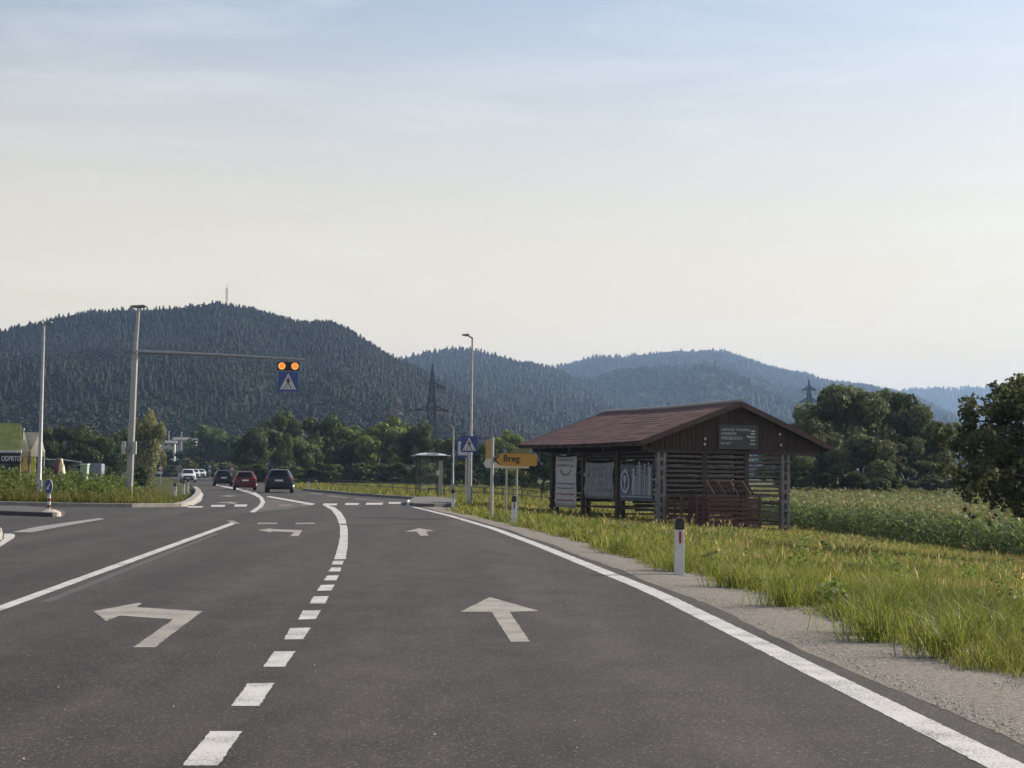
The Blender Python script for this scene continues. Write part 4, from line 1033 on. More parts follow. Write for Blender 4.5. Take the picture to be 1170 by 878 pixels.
    for a, za in ((.16, 2.52), (7.95, 2.44)): eb.bar((a, .05, za - .03), (a, LEN - .05, za - .03), .10, .14)
    for v in np.arange(.7, LEN, .9):
        for a, za in ((0.05, 2.58), (8.1, 2.49)): MB().bar((a, v, za - .11), (UR, v, AP - .14), .09, .13).build('rafter', dark, root)
    for v in (.42, 3.8, 7.0, 10.2): eb.bar((.3, v, 2.36), (7.8, v, 2.32), .16, .18)
    eb.bar((UR, .1, AP - .22), (UR, LEN - .1, AP - .22), .14, .16)
    eb.build('roof_beams', dark, root)
    # gable boarding with individual planks
    for vface, nm in ((.26, 'gable_wall'), (LEN - .3, 'gable_wall')):
        g = MB(); rnd = random.Random(3)
        def top(u): return (2.59 + (AP - 2.59) * u / UR if u < UR else 2.50 + (AP - 2.50) * (8.15 - u) / (8.15 - UR)) - .16
        u = .55
        while u < 7.65:
            wv = rnd.uniform(.13, .19); off = rnd.uniform(-.012, .012); lo = 2.30 + rnd.uniform(-.02, .03)
            ta, tb_ = top(u), top(u + wv - .012)
            if min(ta, tb_) > lo + .03:
                pts = [(u, lo), (u + wv - .012, lo), (u + wv - .012, tb_), (u, ta)]
                if u < UR < u + wv: pts = [(u, lo), (u + wv - .012, lo), (u + wv - .012, tb_), (UR, top(UR)), (u, ta)]
                g.prism(pts, vface + off, vface + off + .03)
            u += wv
        g.build(nm, plank, root)
    bm_ = MB(); bm_.bar((.45, .38, 2.27), (7.75, .38, 2.25), .14, .14); bm_.build('tie_beam', dark, root)
    # posts: pairs with slots for the rails
    def zg(u, v):
        p = EX @ Vector((u, v, 0)); return float(gz(p.x + O[0], p.y + O[1]))
    def post(u, v, along, top, material=wood):
        p = MB(); z0 = zg(u, v) - .15
        for s_ in (-1, 1):
            du, dv = (s_ * .115, 0) if along == 'u' else (0, s_ * .115)
            p.box((u + du, v + dv, (z0 + top) / 2), (.13 if along == 'u' else .20, .20 if along == 'u' else .13, top - z0))
        for k in range(9):
            z = z0 + .3 + k * (top - z0 - .35) / 8
            p.box((u, v, z), (.12 if along == 'u' else .18, .18 if along == 'u' else .12, .14))
        p.build('post', material, root, bevel=.01)
    for v in (.42, 3.8, 7.0, 10.2):
        post(1.05, v, 'u', 2.34, wood if v < 1 else dark); post(6.25, v, 'u', 2.30, wood if v < 1 else dark)
    post(2.85, .55, 'v', 2.3, dark); post(4.6, .55, 'v', 2.3, dark)
    def rails(pa, pb, zs, name, th=.075, ext=.22, jit=.02, seed=1, material=dark):
        rnd = random.Random(seed)
        d = (Vector(pb) - Vector(pa)).normalized()
        for z in zs:
            a = Vector(pa) - d * ext * rnd.uniform(.6, 1.2); c = Vector(pb) + d * ext * rnd.uniform(.6, 1.2)
            mid = (a + c) / 2 + Vector((0, 0, rnd.uniform(-.05, .01)))
            za, zc = z + rnd.uniform(-jit, jit), z + rnd.uniform(-jit, jit)
            a = Vector((a.x, a.y, za)); c = Vector((c.x, c.y, zc)); mid.z += (za + zc) / 2
            MB().bar(a, mid, th * .8, th).bar(mid, c, th * .8, th).build('rail', material, root)
    zs = [-.62, -.32, .02, .34, .66, .98, 1.30, 1.60, 1.88, 2.12]
    rails((1.05, .42, 0), (6.25, .42, 0), [-.62, -.40, -.18, .04, .24, .44, .64, .82, 1.00, 1.18, 1.36, 1.54, 1.72, 1.90, 2.08], 'rails', th=.085, seed=2, material=slatw)
    rails((1.05, 10.2, 0), (6.25, 10.2, 0), zs[1:], 'rails', seed=5)
    rails((6.25, .42, 0), (6.25, 10.2, 0), zs, 'rails', seed=3, material=slatw)
    rails((1.05, .42, 0), (1.05, 10.2, 0), [-.30, .10, .55, .95, 1.35, 1.70, 2.05, 2.22], 'rails', seed=4, ext=.12)
    # boarded stall at the back of the front bay
    w_ = MB(); rnd = random.Random(8); z = -.05
    while z < 2.2:
        h = rnd.uniform(.14, .22)
        a, c = 1.5 + rnd.uniform(0, .15), 6.0 - rnd.uniform(0, .15)
        w_.bar((a, 3.7 + rnd.uniform(-.02, .02), z + h / 2), (c, 3.7 + rnd.uniform(-.02, .02), z + h / 2 + rnd.uniform(-.01, .01)), .03, h - rnd.choice([.012, .02, .05]))
        z += h
    w_.build('plank_partition', dark, root)
    w_ = MB(); z = .3  # second board wall, added to darken the left half of the interior
    while z < 2.1:
        h = rnd.uniform(.16, .24); w_.bar((1.3, 9.6, z), (4.0 + rnd.uniform(-.4, .4), 9.6, z + rnd.uniform(-.02, .02)), .03, h); z += h + rnd.choice([.02, .03, .16])
    w_.build('plank_partition', dark, root)
    fl = MB(); fl.box((3.65, 7.0, 2.22), (5.0, 6.0, .05)); fl.build('loft_floor', dark, root)
    return root, O, yaw, EX, zg
HR, HO, HYAW, HEX, hzg = hayrack()
def hpt(u, v, z=0):
    p = HEX @ Vector((u, v, 0)); return (p.x + HO[0], p.y + HO[1], z)

# signboard on the gable
def gable_sign():
    r = empty('sign_board', 'dark weathered board with white lettering high on the hayrack gable', 'sign', hpt(4.15, .20, 2.38), HYAW)
    wd, h = 1.62, .86
    MB().box((0, 0, h / 2), (wd, .03, h)).build('board', mat('chalk_board', (.060, .066, .064), .8, var=.25, scale=4), r)
    fr = MB(); fm = mat('board_frame', (.09, .085, .08), .8)
    for x in (-wd / 2, wd / 2): fr.box((x, -.004, h / 2), (.03, .045, h + .03))
    for z in (0, h): fr.box((0, -.004, z), (wd - .03, .045, .03))
    fr.build('frame', fm, r)
    lm_ = mat('faded_lettering', (.42, .42, .43), .8, var=.35, scale=9)
    for s_, z, sz in (('LOKALNA TRGOVINA', .70, .125), ('DOMAČIH', .55, .135), ('PRIDELKOV', .38, .165)):
        text('lettering', s_, sz, lm_, r, (-.74, -.018, z), align='LEFT', bold=.002, sx=1.0 if sz < .15 else 1.05)
    text('lettering', '041 427 8', .10, lm_, r, (-.74, -.018, .19), align='LEFT', bold=.003)
    bars = MB()
    for k, (z, q) in enumerate(((.66, .17), (.56, .19), (.44, .26), (.32, .19), (.18, .20))):
        bars.add([(.68 - q, -.019, z + .02), (.70, -.019, z + .03), (.70, -.019, z - .02), (.68 - q * .8, -.019, z - .035)], [(0, 3, 2, 1)])
    bars.disc((.40, .46), .05, -.021, -.016, 14)
    bars.build('emblem', lm_, r)
    for u, z in ((2.72, 2.52), (2.74, 2.72), (5.95, 2.55), (5.9, 2.95)):
        hk = MB(); hk.tube([(0, 0, 0), (0, -.06, 0)], .03, 8); hk.box((0, -.07, 0), (.05, .03, .09))
        o = hk.build('insulator', WHITEP); o.location = hpt(u, .22, z); o.rotation_euler = (0, 0, HYAW)
        side = 'left' if u < 4 else 'right'; lev = 'lower' if z < 2.6 else 'upper'
        tag(o, f'{lev} small white insulator {side} of the lettered gable board', 'insulator', 'insulators on the gable')
gable_sign()

# banners hung on the long side
def banner(name, v0, v1, z0, z1, material, label, deco, wav=.02):
    c = hpt(1.05, (v0 + v1) / 2, 0); r = empty(name, label, 'banner', (hpt(.90, v0, 0)), HYAW + R(90) + math.pi)
    # local x runs towards the viewer along the side (from far end to near end), z up, face at +... outward
    n = 14; m = 8; b = MB(); vs_, fs_ = [], []
    Lx = v1 - v0
    for i in range(n + 1):
        for j in range(m + 1):
            x = -Lx * i / n; z = z0 + (z1 - z0) * j / m
            vs_.append((x, wav * math.sin(9 * i / n + j) * math.sin(2.4 * j / m + i), z - .05 * math.sin(math.pi * i / n) * (j / m)))
    for i in range(n):
        for j in range(m):
            a = i * (m + 1) + j; fs_.append((a, a + 1, a + m + 2, a + m + 1))
    b.add(vs_, fs_); o = b.build('cloth', material, r, smooth=True)
    sol = o.modifiers.new('thick', 'SOLIDIFY'); sol.thickness = .008
    deco(r, Lx)
    for x in (-.02, -Lx + .02):
        for z in (z0, z1): MB().tube([(x, 0, z), (x, .06, z + (.16 if z == z1 else -.14))], .012, 5).build('tie', ZINCD, r)
    return r
prt = mat('grey_print', (.22, .21, .22), .8, var=.4, scale=7)
redp = mat('red_print', (.36, .12, .11), .8, var=.4, scale=7)
navy = mat('navy_print', (.035, .045, .085), .8, var=.3)
pale = mat('pale_print', (.34, .36, .40), .8, var=.2, scale=6)
def deco1(r, Lx):
    rnd = random.Random(2); m = MB(); q = MB()
    for z, h in ((1.95, .10), (1.72, .10), (.98, .07), (.80, .06), (.55, .08), (.3, .08)):
        x = .18
        while x < Lx - .3:
            w_ = rnd.uniform(.08, .3); (m if z > .6 else q).box((-Lx + x + w_ / 2, -.022, z + rnd.uniform(-.02, .02)), (w_, .012, h * rnd.uniform(.6, 1))); x += w_ + rnd.uniform(.04, .1)
    for k in range(7):
        a = k / 6 * math.pi; m.box((-Lx / 2 + .5 * math.cos(a), -.022, 1.52 - .18 * math.sin(a)), (.12, .012, .10))
    m.build('print', prt, r); q.build('print', redp, r)
def deco2(r, Lx):
    rnd = random.Random(5); m = MB()
    for z, h in ((1.60, .14), (1.35, .16), (1.05, .09), (.75, .12)):
        x = .25
        while x < Lx - .4:
            w_ = rnd.uniform(.1, .5); m.box((-x - w_ / 2, -.024, z), (w_, .012, h * rnd.uniform(.6, 1))); x += w_ + rnd.uniform(.06, .2)
    m.build('print', prt, r)
def deco3(r, Lx):
    rnd = random.Random(9); m = MB(); k = MB()
    e = -Lx + .50; m.disc((e, 1.12), .46, -.04, -.028, 26, sx=.85); k.disc((e, 1.12), .33, -.046, -.0405, 22, sx=.75)
    m.disc((e, 1.22), .14, -.052, -.0465, 16); m.box((e, -.049, .98), (.13, .006, .28))
    # crowd of pale standing shapes
    x = 1.15
    while x < Lx - .12:
        h = rnd.uniform(.55, 1.15); w_ = rnd.uniform(.06, .14)
        m.box((-Lx + x, -.034, .62 + h / 2), (w_, .008, h)); m.disc((-Lx + x, .70 + h), w_ * .65, -.044, -.036, 10)
        if rnd.random() < .5: m.bar((-Lx + x, -.034, .6 + h * .7), (-Lx + x - .14, -.034, .6 + h * rnd.uniform(.3, 1.1)), .03, .008)
        x += rnd.uniform(.11, .19)
    m.box((-Lx / 2, -.022, .56), (Lx - .2, .008, .04))
    m.build('print', pale, r); k.build('print', navy, r)
banner('banner', 7.6, 9.75, .00, 2.12, mat('cream_banner', (.43, .41, .40), .8, var=.10, scale=3), 'tall cream printed banner in the farthest bay of the hayrack', deco1)
banner('banner', 4.1, 6.75, .42, 1.86, mat('grey_banner', (.21, .21, .22), .8, var=.25, scale=2), 'sagging grey banner in the middle bay of the hayrack', deco2, wav=.05)
banner('banner', .72, 3.5, .38, 1.78, mat('blue_grey_banner', (.105, .115, .145), .8, var=.3, scale=3), 'blue grey banner with pale round emblem in the nearest bay', deco3)

# slatted crates and leaning boards in front of the gable
maroon = mat('maroon_wood', (.105, .040, .035), .85, var=.4, scale=7, stretch=(1, 1, 3), bump=.4)
def crate(name, u0, u1, v0, v1, h, label, vertical):
    g = hzg((u0 + u1) / 2, v0); r = empty(name, label, 'crate', hpt((u0 + u1) / 2, (v0 + v1) / 2, g - .03), HYAW)
    W, D = u1 - u0, v1 - v0; s = MB(); f = MB()
    for x in (-W / 2, W / 2):
        for y in (-D / 2, D / 2): f.box((x, y, h / 2), (.08, .08, h))
    if vertical:
        k = int(W / .27)
        for i in range(1, k): 
            for y in (-D / 2 - .02, D / 2 + .02): s.bar((-W / 2 + W * i / k - .03, y, .05), (-W / 2 + W * i / k + .03, y, h + .03 * (i % 3)), .07, .03)
        for z in (.12, .5, h - .06):
            for y in (-D / 2 + .02, D / 2 - .02): f.bar((-W / 2, y, z), (W / 2, y, z), .03, .07)
    else:
        z = .06
        while z < h:
            for y in (-D / 2 - .055, D / 2 + .055): s.bar((-W / 2 - .04, y, z), (W / 2 + .04, y, z + .01), .03, .085)
            for x in (-W / 2 - .055, W / 2 + .055): s.bar((x, -D / 2, z), (x, D / 2, z), .03, .085)
            z += .165
    f.box((0, 0, .06), (W - .1, D - .1, .05))
    f.build('frame', maroon, r); s.build('slats', maroon, r)
crate('slatted_crate', 2.15, 4.25, -1.15, .10, 1.36, 'large dark red crate with horizontal slats before the hayrack gable', False)
crate('slatted_crate', 1.15, 2.05, -1.0, .05, 1.28, 'narrower dark red crate with upright slats left of the larger crate', True)
for k in range(11):
    u = 2.45 + .165 * k; zt = hzg(3.3, -.5) + 1.35
    b = MB(); b.bar((-.17, 0, 0.02), (.17, .02, .52 - .02 * (k % 3)), .07, .035); b.box((.155, .02, .50 - .02 * (k % 3)), (.045, .10, .05))
    o = b.build('leaning_board', maroon if k % 3 else mat('pale_end_wood', (.24, .17, .16), .8, var=.3)); o.location = hpt(u + .0, -.75 + .03 * (k % 4), zt); o.rotation_euler = (0, 0, HYAW + math.pi)
    tag(o, 'narrow reddish board leaning in the row on top of the large crate', 'board', 'boards leaning on the crate')
lt = MB(); lt.bar((0, 0, 0), (.30, .1, 1.42), .05, .05); lt.bar((-.45, 0, 1.36), (.6, .05, 1.44), .09, .05)
o = lt.build('prop_pole', dark_ := mat('dark_wood2', (.03, .024, .022), .9)); o.location = hpt(1.30, -1.15, hzg(1.4, -1.1)); o.rotation_euler = (0, 0, HYAW)
tag(o, 'dark T shaped timber prop at the left end of the crates', 'pole')

# ------------------------------------------------------------------ delineators
def delineator(label, px, py, tint=RED):
    x, y = G(px, py); z = 0.0
    r = empty('delineator_post', label, 'delineator', (x, y, float(max(gz(x, y), -.06))), R(8), 'roadside delineator posts')
    b = MB(); b.prism([(-.065, 0), (.065, 0), (.060, .66), (-.060, .66)], -.045, .045); b.build('post', WHITEP, r, bevel=.02)
    c = MB(); c.prism([(-.064, .662), (.064, .662), (.060, .79), (.036, .825), (-.036, .825), (-.060, .79)], -.05, .05); c.build('cap', BLACK, r, bevel=.012)
    f = MB(); f.box((0, -.047, .555), (.036, .008, .165)); f.build('reflector', tint, r, bevel=.003)
    return r
near = delineator('nearest white roadside post with black cap and red reflector', 776, 656)
for lab, px, py, dark_r in (('white roadside post with black cap right of the yellow arrow sign', 587, 600, True), ('white roadside post beside the paved bus platform', 517.5, 582.5, True),
                    ('distant white roadside post on the grass right of the dark blue car', 352, 560.3, False), ('largest of the small posts on the left verge', 199.5, 572, False), ('middle small post on the left verge tip', 209.5, 566, False), ('farthest small post on the left verge tip', 214.5, 562.5, False)):
    x, y = G(px, py); c = dup(near, loc=(x, y, float(max(gz(x, y), -.06)) - (.0 if y < 70 else 0)), rz=R(8), label=lab)
    for ch in c.children:
        if dark_r and ch.name.startswith('reflector'):
            ch.data = ch.data.copy(); ch.data.materials[0] = mat('reflector_dark', (.03, .03, .035), .3)

# ------------------------------------------------------------------ pedestrian sign face
def ped_face(r, s, y=-.012, z0=0.0):
    """white triangle with a walking figure over stripes, on a blue square of side s with its foot at z0"""
    q = lambda pts: [(p[0] * s, z0 + p[1] * s) for p in pts]
    MB().prism(q([(-.5, 0), (.5, 0), (.5, 1), (-.5, 1)]), -.01, .01).build('plate', BLUE, r, bevel=.004)
    MB().prism(q([(-.42, .10), (.42, .10), (0, .92)]), y - .004, y).build('triangle', WHITE, r)
    b = MB(); yy = (y - .008, y - .0045)
    b.disc((0, z0 + .70 * s), .042 * s, *yy, n=14)
    b.prism(q([(-.05, .64), (.06, .64), (.05, .44), (-.04, .44)]), *yy)
    b.prism(q([(-.05, .63), (-.13, .50), (-.10, .48), (-.03, .57)]), *yy); b.prism(q([(.05, .63), (.14, .52), (.12, .49), (.04, .56)]), *yy)
    b.prism(q([(-.04, .44), (.01, .44), (-.08, .27), (-.17, .19), (-.20, .21), (-.11, .30)]), *yy); b.prism(q([(0, .44), (.05, .44), (.11, .29), (.18, .20), (.14, .18), (.06, .27)]), *yy)
    for x in (-.33, -.20, -.04, .12, .27): b.prism(q([(x, .12), (x + .055, .12), (x + .04, .20), (x + .015, .20)]), *yy)
    b.build('pictogram', INK, r)

# ------------------------------------------------------------------ gantry over the road
def gantry():
    d = 66.0; foot = P(147, 574, d); x0 = foot.x; gzv = float(gz(x0, d))
    r = empty('signal_gantry', 'tall grey cantilever pole carrying an arm over the road', 'gantry', (x0, d, gzv))
    def lp(px, py, dd=d): p = P(px, py, dd); return (p.x - x0, dd - d, p.z - gzv)
    p = MB(); a, m_, t_ = (0, 0, -.1), lp(154.5, 404), lp(158.3, 354)
    p.tube([a, tuple(a[i] * .5 + m_[i] * .5 for i in range(3)), m_], [.165, .145, .13], 8); p.build('pole', ZINC, r)
    MB().tube([m_, t_], [.095, .075], 10).build('upper_pole', ZINC, r, smooth=True)
    fl = MB(); fl.tube([(m_[0], m_[1], m_[2] - .05), (m_[0], m_[1], m_[2] + .06)], .165, 12); fl.build('flange', ZINCD, r)
    s_, e = lp(156, 402), lp(348.5, 411.5, 67.6)
    mid = tuple((s_[i] + e[i]) / 2 for i in range(3)); mid = (mid[0], mid[1], mid[2] + .03)
    MB().tube([s_, mid, e], [.085, .07, .05], 10).build('arm', ZINC, r, smooth=True)
    # luminaire on top: flat head seen from below
    h = MB(); c = lp(160, 352)
    h.prism([(c[0] - .32, c[2] + .01), (c[0] - .26, c[2] + .05), (c[0] + .28, c[2] + .085), (c[0] + .32, c[2] + .05), (c[0] + .06, c[2] - .01), (c[0] - .05, c[2] - .02)], c[1] - .55, c[1] + .12)
    h.build('lamp_head', mat('lamp_grey', (.20, .20, .21), .5, .4), r, bevel=.02)
    b = MB(); bx = lp(148.6, 512); b.box((bx[0] - .22, -.22, bx[2]), (.17, .10, .56)); b.box((bx[0] + .24, -.22, bx[2]), (.17, .10, .56)); b.build('cabinet', mat('cabinet_grey', (.42, .42, .42), .5, var=.1), r, bevel=.01)
    st = MB(); st.box((bx[0], -.20, bx[2]), (.36, .08, .14)); st.build('bracket', ZINCD, r)
    return P(329, 447.5, 66.9), 66.9
sp, sdep = gantry()
S_ = 22.5 / FPX * sdep
r = empty('crossing_sign', 'blue square pedestrian crossing sign hanging from the gantry arm', 'sign', (sp.x, sp.y, sp.z), R(3))
ped_face(r, S_)
hb = MB(); hb.box((0, .05, S_ * .85), (.05, .05, S_ * 1.6)); hb.build('hanger', ZINCD, r)
r = empty('warning_lights', 'pair of lit round amber flashing lights above the hanging blue sign', 'signal', (sp.x, sp.y, sp.z + S_ + .03), R(3))
hz_ = .44
MB().box((0, .06, hz_ / 2), (1.00, .14, hz_ - .06)).build('housing', mat('housing_black', (.012, .011, .010), .6), r, bevel=.02)
amber = mat('amber_lens', (.3, .10, .01), .3, emit=(1.0, .30, .025), estr=.52, var=.05); rimm = mat('amber_rim', (.3, .14, .03), .3, emit=(1.0, .46, .13), estr=.58, var=.05)
for x in (-.285, .285):
    MB().disc((x, hz_ / 2), .155, -.040, -.012, 26).build('lens', rimm, r)
    MB().disc((x, hz_ / 2), .11, -.048, -.041, 22).build('lens', amber, r)
    vis = MB()
    for k in range(11):
        a0, a1 = R(10 + 16 * k * .97), R(10 + 16 * (k + 1) * .97)
        pts = [(x + q * math.cos(a), hz_ / 2 + q * math.sin(a)) for q, a in ((.175, a0), (.190, a0), (.190, a1), (.175, a1))]
        vis.prism(pts, -.16, -.01)
    vis.build('visor', MATS['housing_black'], r)

# ------------------------------------------------------------------ lamp posts
def lamp(label, px, pyb, pyt, d, hx, arms, rad=.075, wmul=1.0):
    f = P(px, pyb, d); z0 = float(gz(f.x, d)); t_ = P(hx, pyt, d)
    r = empty('street_lamp', label, 'street lamp', (f.x, d, z0), 0, 'street lamps along the road')
    H = t_.z - z0; lx = 0.0
    MB().tube([(0, 0, -.1), (0, 0, .9), (0, 0, .95), (lx, 0, H)], [rad * 1.25, rad * 1.25, rad, rad * .6], 10).build('pole', ZINC, r, smooth=True)
    bx = MB(); bx.box((rad * 1.05, -rad * .2, .75), (.04, .10, .35)); bx.build('hatch', ZINCD, r)
    for s_, l in arms:
        m = MB(); m.tube([(lx, 0, H - .05), (lx + s_ * .12, 0, H + .04), (lx + s_ * l * .35, 0, H + .07)], .035, 8); m.build('arm', ZINC, r)
        h = MB(); h.prism([(lx + s_ * l * .3, H + .03), (lx + s_ * l, H + .06), (lx + s_ * l, H + .11), (lx + s_ * l * .3, H + .14)], -.13, .13); h.build('lamp_head', mat('lamp_grey', (.20, .20, .21), .5, .4), r, bevel=.012)
    return r
lamp('tall lamp post on the left verge beside the white tent', 44, 578, 371, 58, 49.2, [(1, .30), (-1, .16)], .085)
lamp('tall slim lamp post behind the crossing sign with arm to the left', 537, 588, 385.5, 62, 538.2, [(-1, .42)], .062)
lamp('short lamp post right of the bus shelter', 517, 575, 487.5, 88, 516.5, [(-1, .32)], .065)

# ------------------------------------------------------------------ road signs right
def pole(m, x, y0, H, rad=.035): m.tube([(x, y0, -.3), (x, y0, H)], rad, 10)
# pedestrian sign
d = 60; f = P(536.2, 498.5, d); zb = float(gz(f.x, d))
r = empty('crossing_sign', 'blue square pedestrian crossing sign on its own pole by the kerb', 'sign', (f.x, d, zb))
q = MB(); pole(q, -.02, .06, f.z - zb - .04, .04); q.build('pole', ZINC, r)
ped = bpy.data.objects.new('panel', None)
s = 18.4 / FPX * d; ped_face(r, s, z0=f.z - zb - s)
# bus sign behind
d = 78; f = P(531.5, 502, d); zb = float(gz(f.x, d)); s = 20 / FPX * d
r = empty('bus_stop_sign', 'blue and white bus stop sign half hidden behind the crossing sign', 'sign', (f.x, d, zb)); zt = f.z - zb
q = MB(); pole(q, .05, .06, zt - .05, .035); q.build('pole', ZINC, r)
MB().prism([(-s / 2, zt - s * 1.05), (s / 2, zt - s * 1.05), (s / 2, zt), (-s / 2, zt)], -.01, .01).build('plate', BLUE, r, bevel=.004)
MB().prism([(-s * .40, zt - s * .92), (s * .40, zt - s * .92), (s * .40, zt - s * .13), (-s * .40, zt - s * .13)], -.016, -.0115).build('panel', WHITE, r)
bb = MB(); bb.prism([(-s * .26, zt - s * .66), (s * .30, zt - s * .66), (s * .30, zt - s * .36), (-s * .26, zt - s * .32)], -.021, -.0165); bb.disc((-s * .12, zt - s * .68), s * .06, -.021, -.0165, 12); bb.disc((s * .18, zt - s * .68), s * .06, -.021, -.0165, 12)
bb.build('pictogram', INK, r)
# yellow arrow sign Breg
d = 46.0; f = P(562, 592, d); zb = float(gz(f.x, d)) ; m_px = FPX / d
r = empty('direction_sign', 'yellow arrow sign reading Breg on a slim white pole', 'sign', (f.x, d, zb), R(4))
top = P(562, 500, d).z - zb
q = MB(); pole(q, 0, 0.05, top, .042); q.build('pole', mat('pale_pole', (.40, .40, .40), .45, .3, var=.08), r)
def zz(py, px=588): return P(px, py, d).z - zb
L0, L1 = (562.5 - 562) / m_px, (613 - 562) / m_px; zt, zl = zz(518.7), zz(532.5)
zm = (zt + zl) / 2; tp = .20
MB().prism([(L0 - .01, zm), (L0 + tp, zl), (L1 - .04, zl), (L1, zl + .04), (L1, zt - .04), (L1 - .04, zt), (L0 + tp, zt)], -.012, .008).build('plate', AMBERS, r)
MB().prism([(L0 + .01, zm), (L0 + .19, zl + .03), (L0 + .19, zl + .075), (L0 + .085, zm), (L0 + .19, zt - .075), (L0 + .19, zt - .03)], -.018, -.0125).build('arrow', INK, r)
text('lettering', 'Breg', .27, INK, r, (L0 + .30, -.016, zm + .03), align='LEFT', bold=.006)
cl = MB()
for x in (0.06, L1 - .45): cl.box((x, .03, zm), (.05, .045, .18))
cl.build('clamp', ZINCD, r)
# lower white sign behind it, pointing right
r2 = empty('direction_sign', 'plain white arrow sign partly hidden under the yellow one', 'sign', (f.x, d + .35, zb), R(4)); 
q = MB(); a_, b__ = (552 - 562) / m_px, (604 - 562) / m_px
q.prism([(a_ + .06, zz(535.2)), (b__, zz(535.2)), (b__, zz(525)), (a_ + .06, zz(525)), (a_ - .02, zz(530))], -.01, .01); q.build('plate', mat('white_sign_dull', (.55, .55, .54), .5, var=.06), r2)
for xpx, b_py in ((578, 588), (590, 588)): q = MB(); pole(q, (xpx - 562) / m_px, .06, zz(531), .03); q.build('pole', ZINC, r2)
# narrow upright yellow sign seen at an angle
d2 = 47.2; f2 = P(558, 592, d2); zb2 = float(gz(f2.x, d2)); r3 = empty('direction_sign', 'narrow yellow sign turned nearly edge on left of the white pole', 'sign', (f2.x, d2, zb2), R(-62))
m2 = FPX / d2
def zz2(py): return P(557, py, d2).z - zb2
q = MB(); pole(q, 0.02, .08, zz2(531), .04); q.build('pole', ZINC, r3)
MB().prism([(-.22, zz2(534)), (.22, zz2(534)), (.22, zz2(502.5)), (-.22, zz2(502.5))], -.012, .012).build('plate', mat('sign_ochre', (.42, .25, .05), .5, var=.1), r3)
MB().prism([(-.15, zz2(531)), (.10, zz2(531)), (.10, zz2(526)), (-.15, zz2(526))], -.018, -.0125).build('print', INK, r3)
# sign seen from behind
d4 = 56; f4 = P(596, 590, d4); zb4 = float(gz(f4.x, d4)); r4 = empty('direction_sign', 'olive grey arrow sign above and behind the Breg sign', 'sign', (f4.x, d4, zb4), R(-6)); m4 = FPX / d4
def zz4(py): return P(596, py, d4).z - zb4
MB().prism([(-12 / m4, zz4(520.5)), (9 / m4, zz4(520.5)), (9 / m4, zz4(512.5)), (-8 / m4, zz4(512.5)), (-13.5 / m4, zz4(517))], -.012, .012).build('plate', mat('sign_olive', (.20, .17, .07), .6, var=.15), r4)
q = MB(); pole(q, -6 / m4, .05, zz4(513), .035); q.build('pole', ZINC, r4)

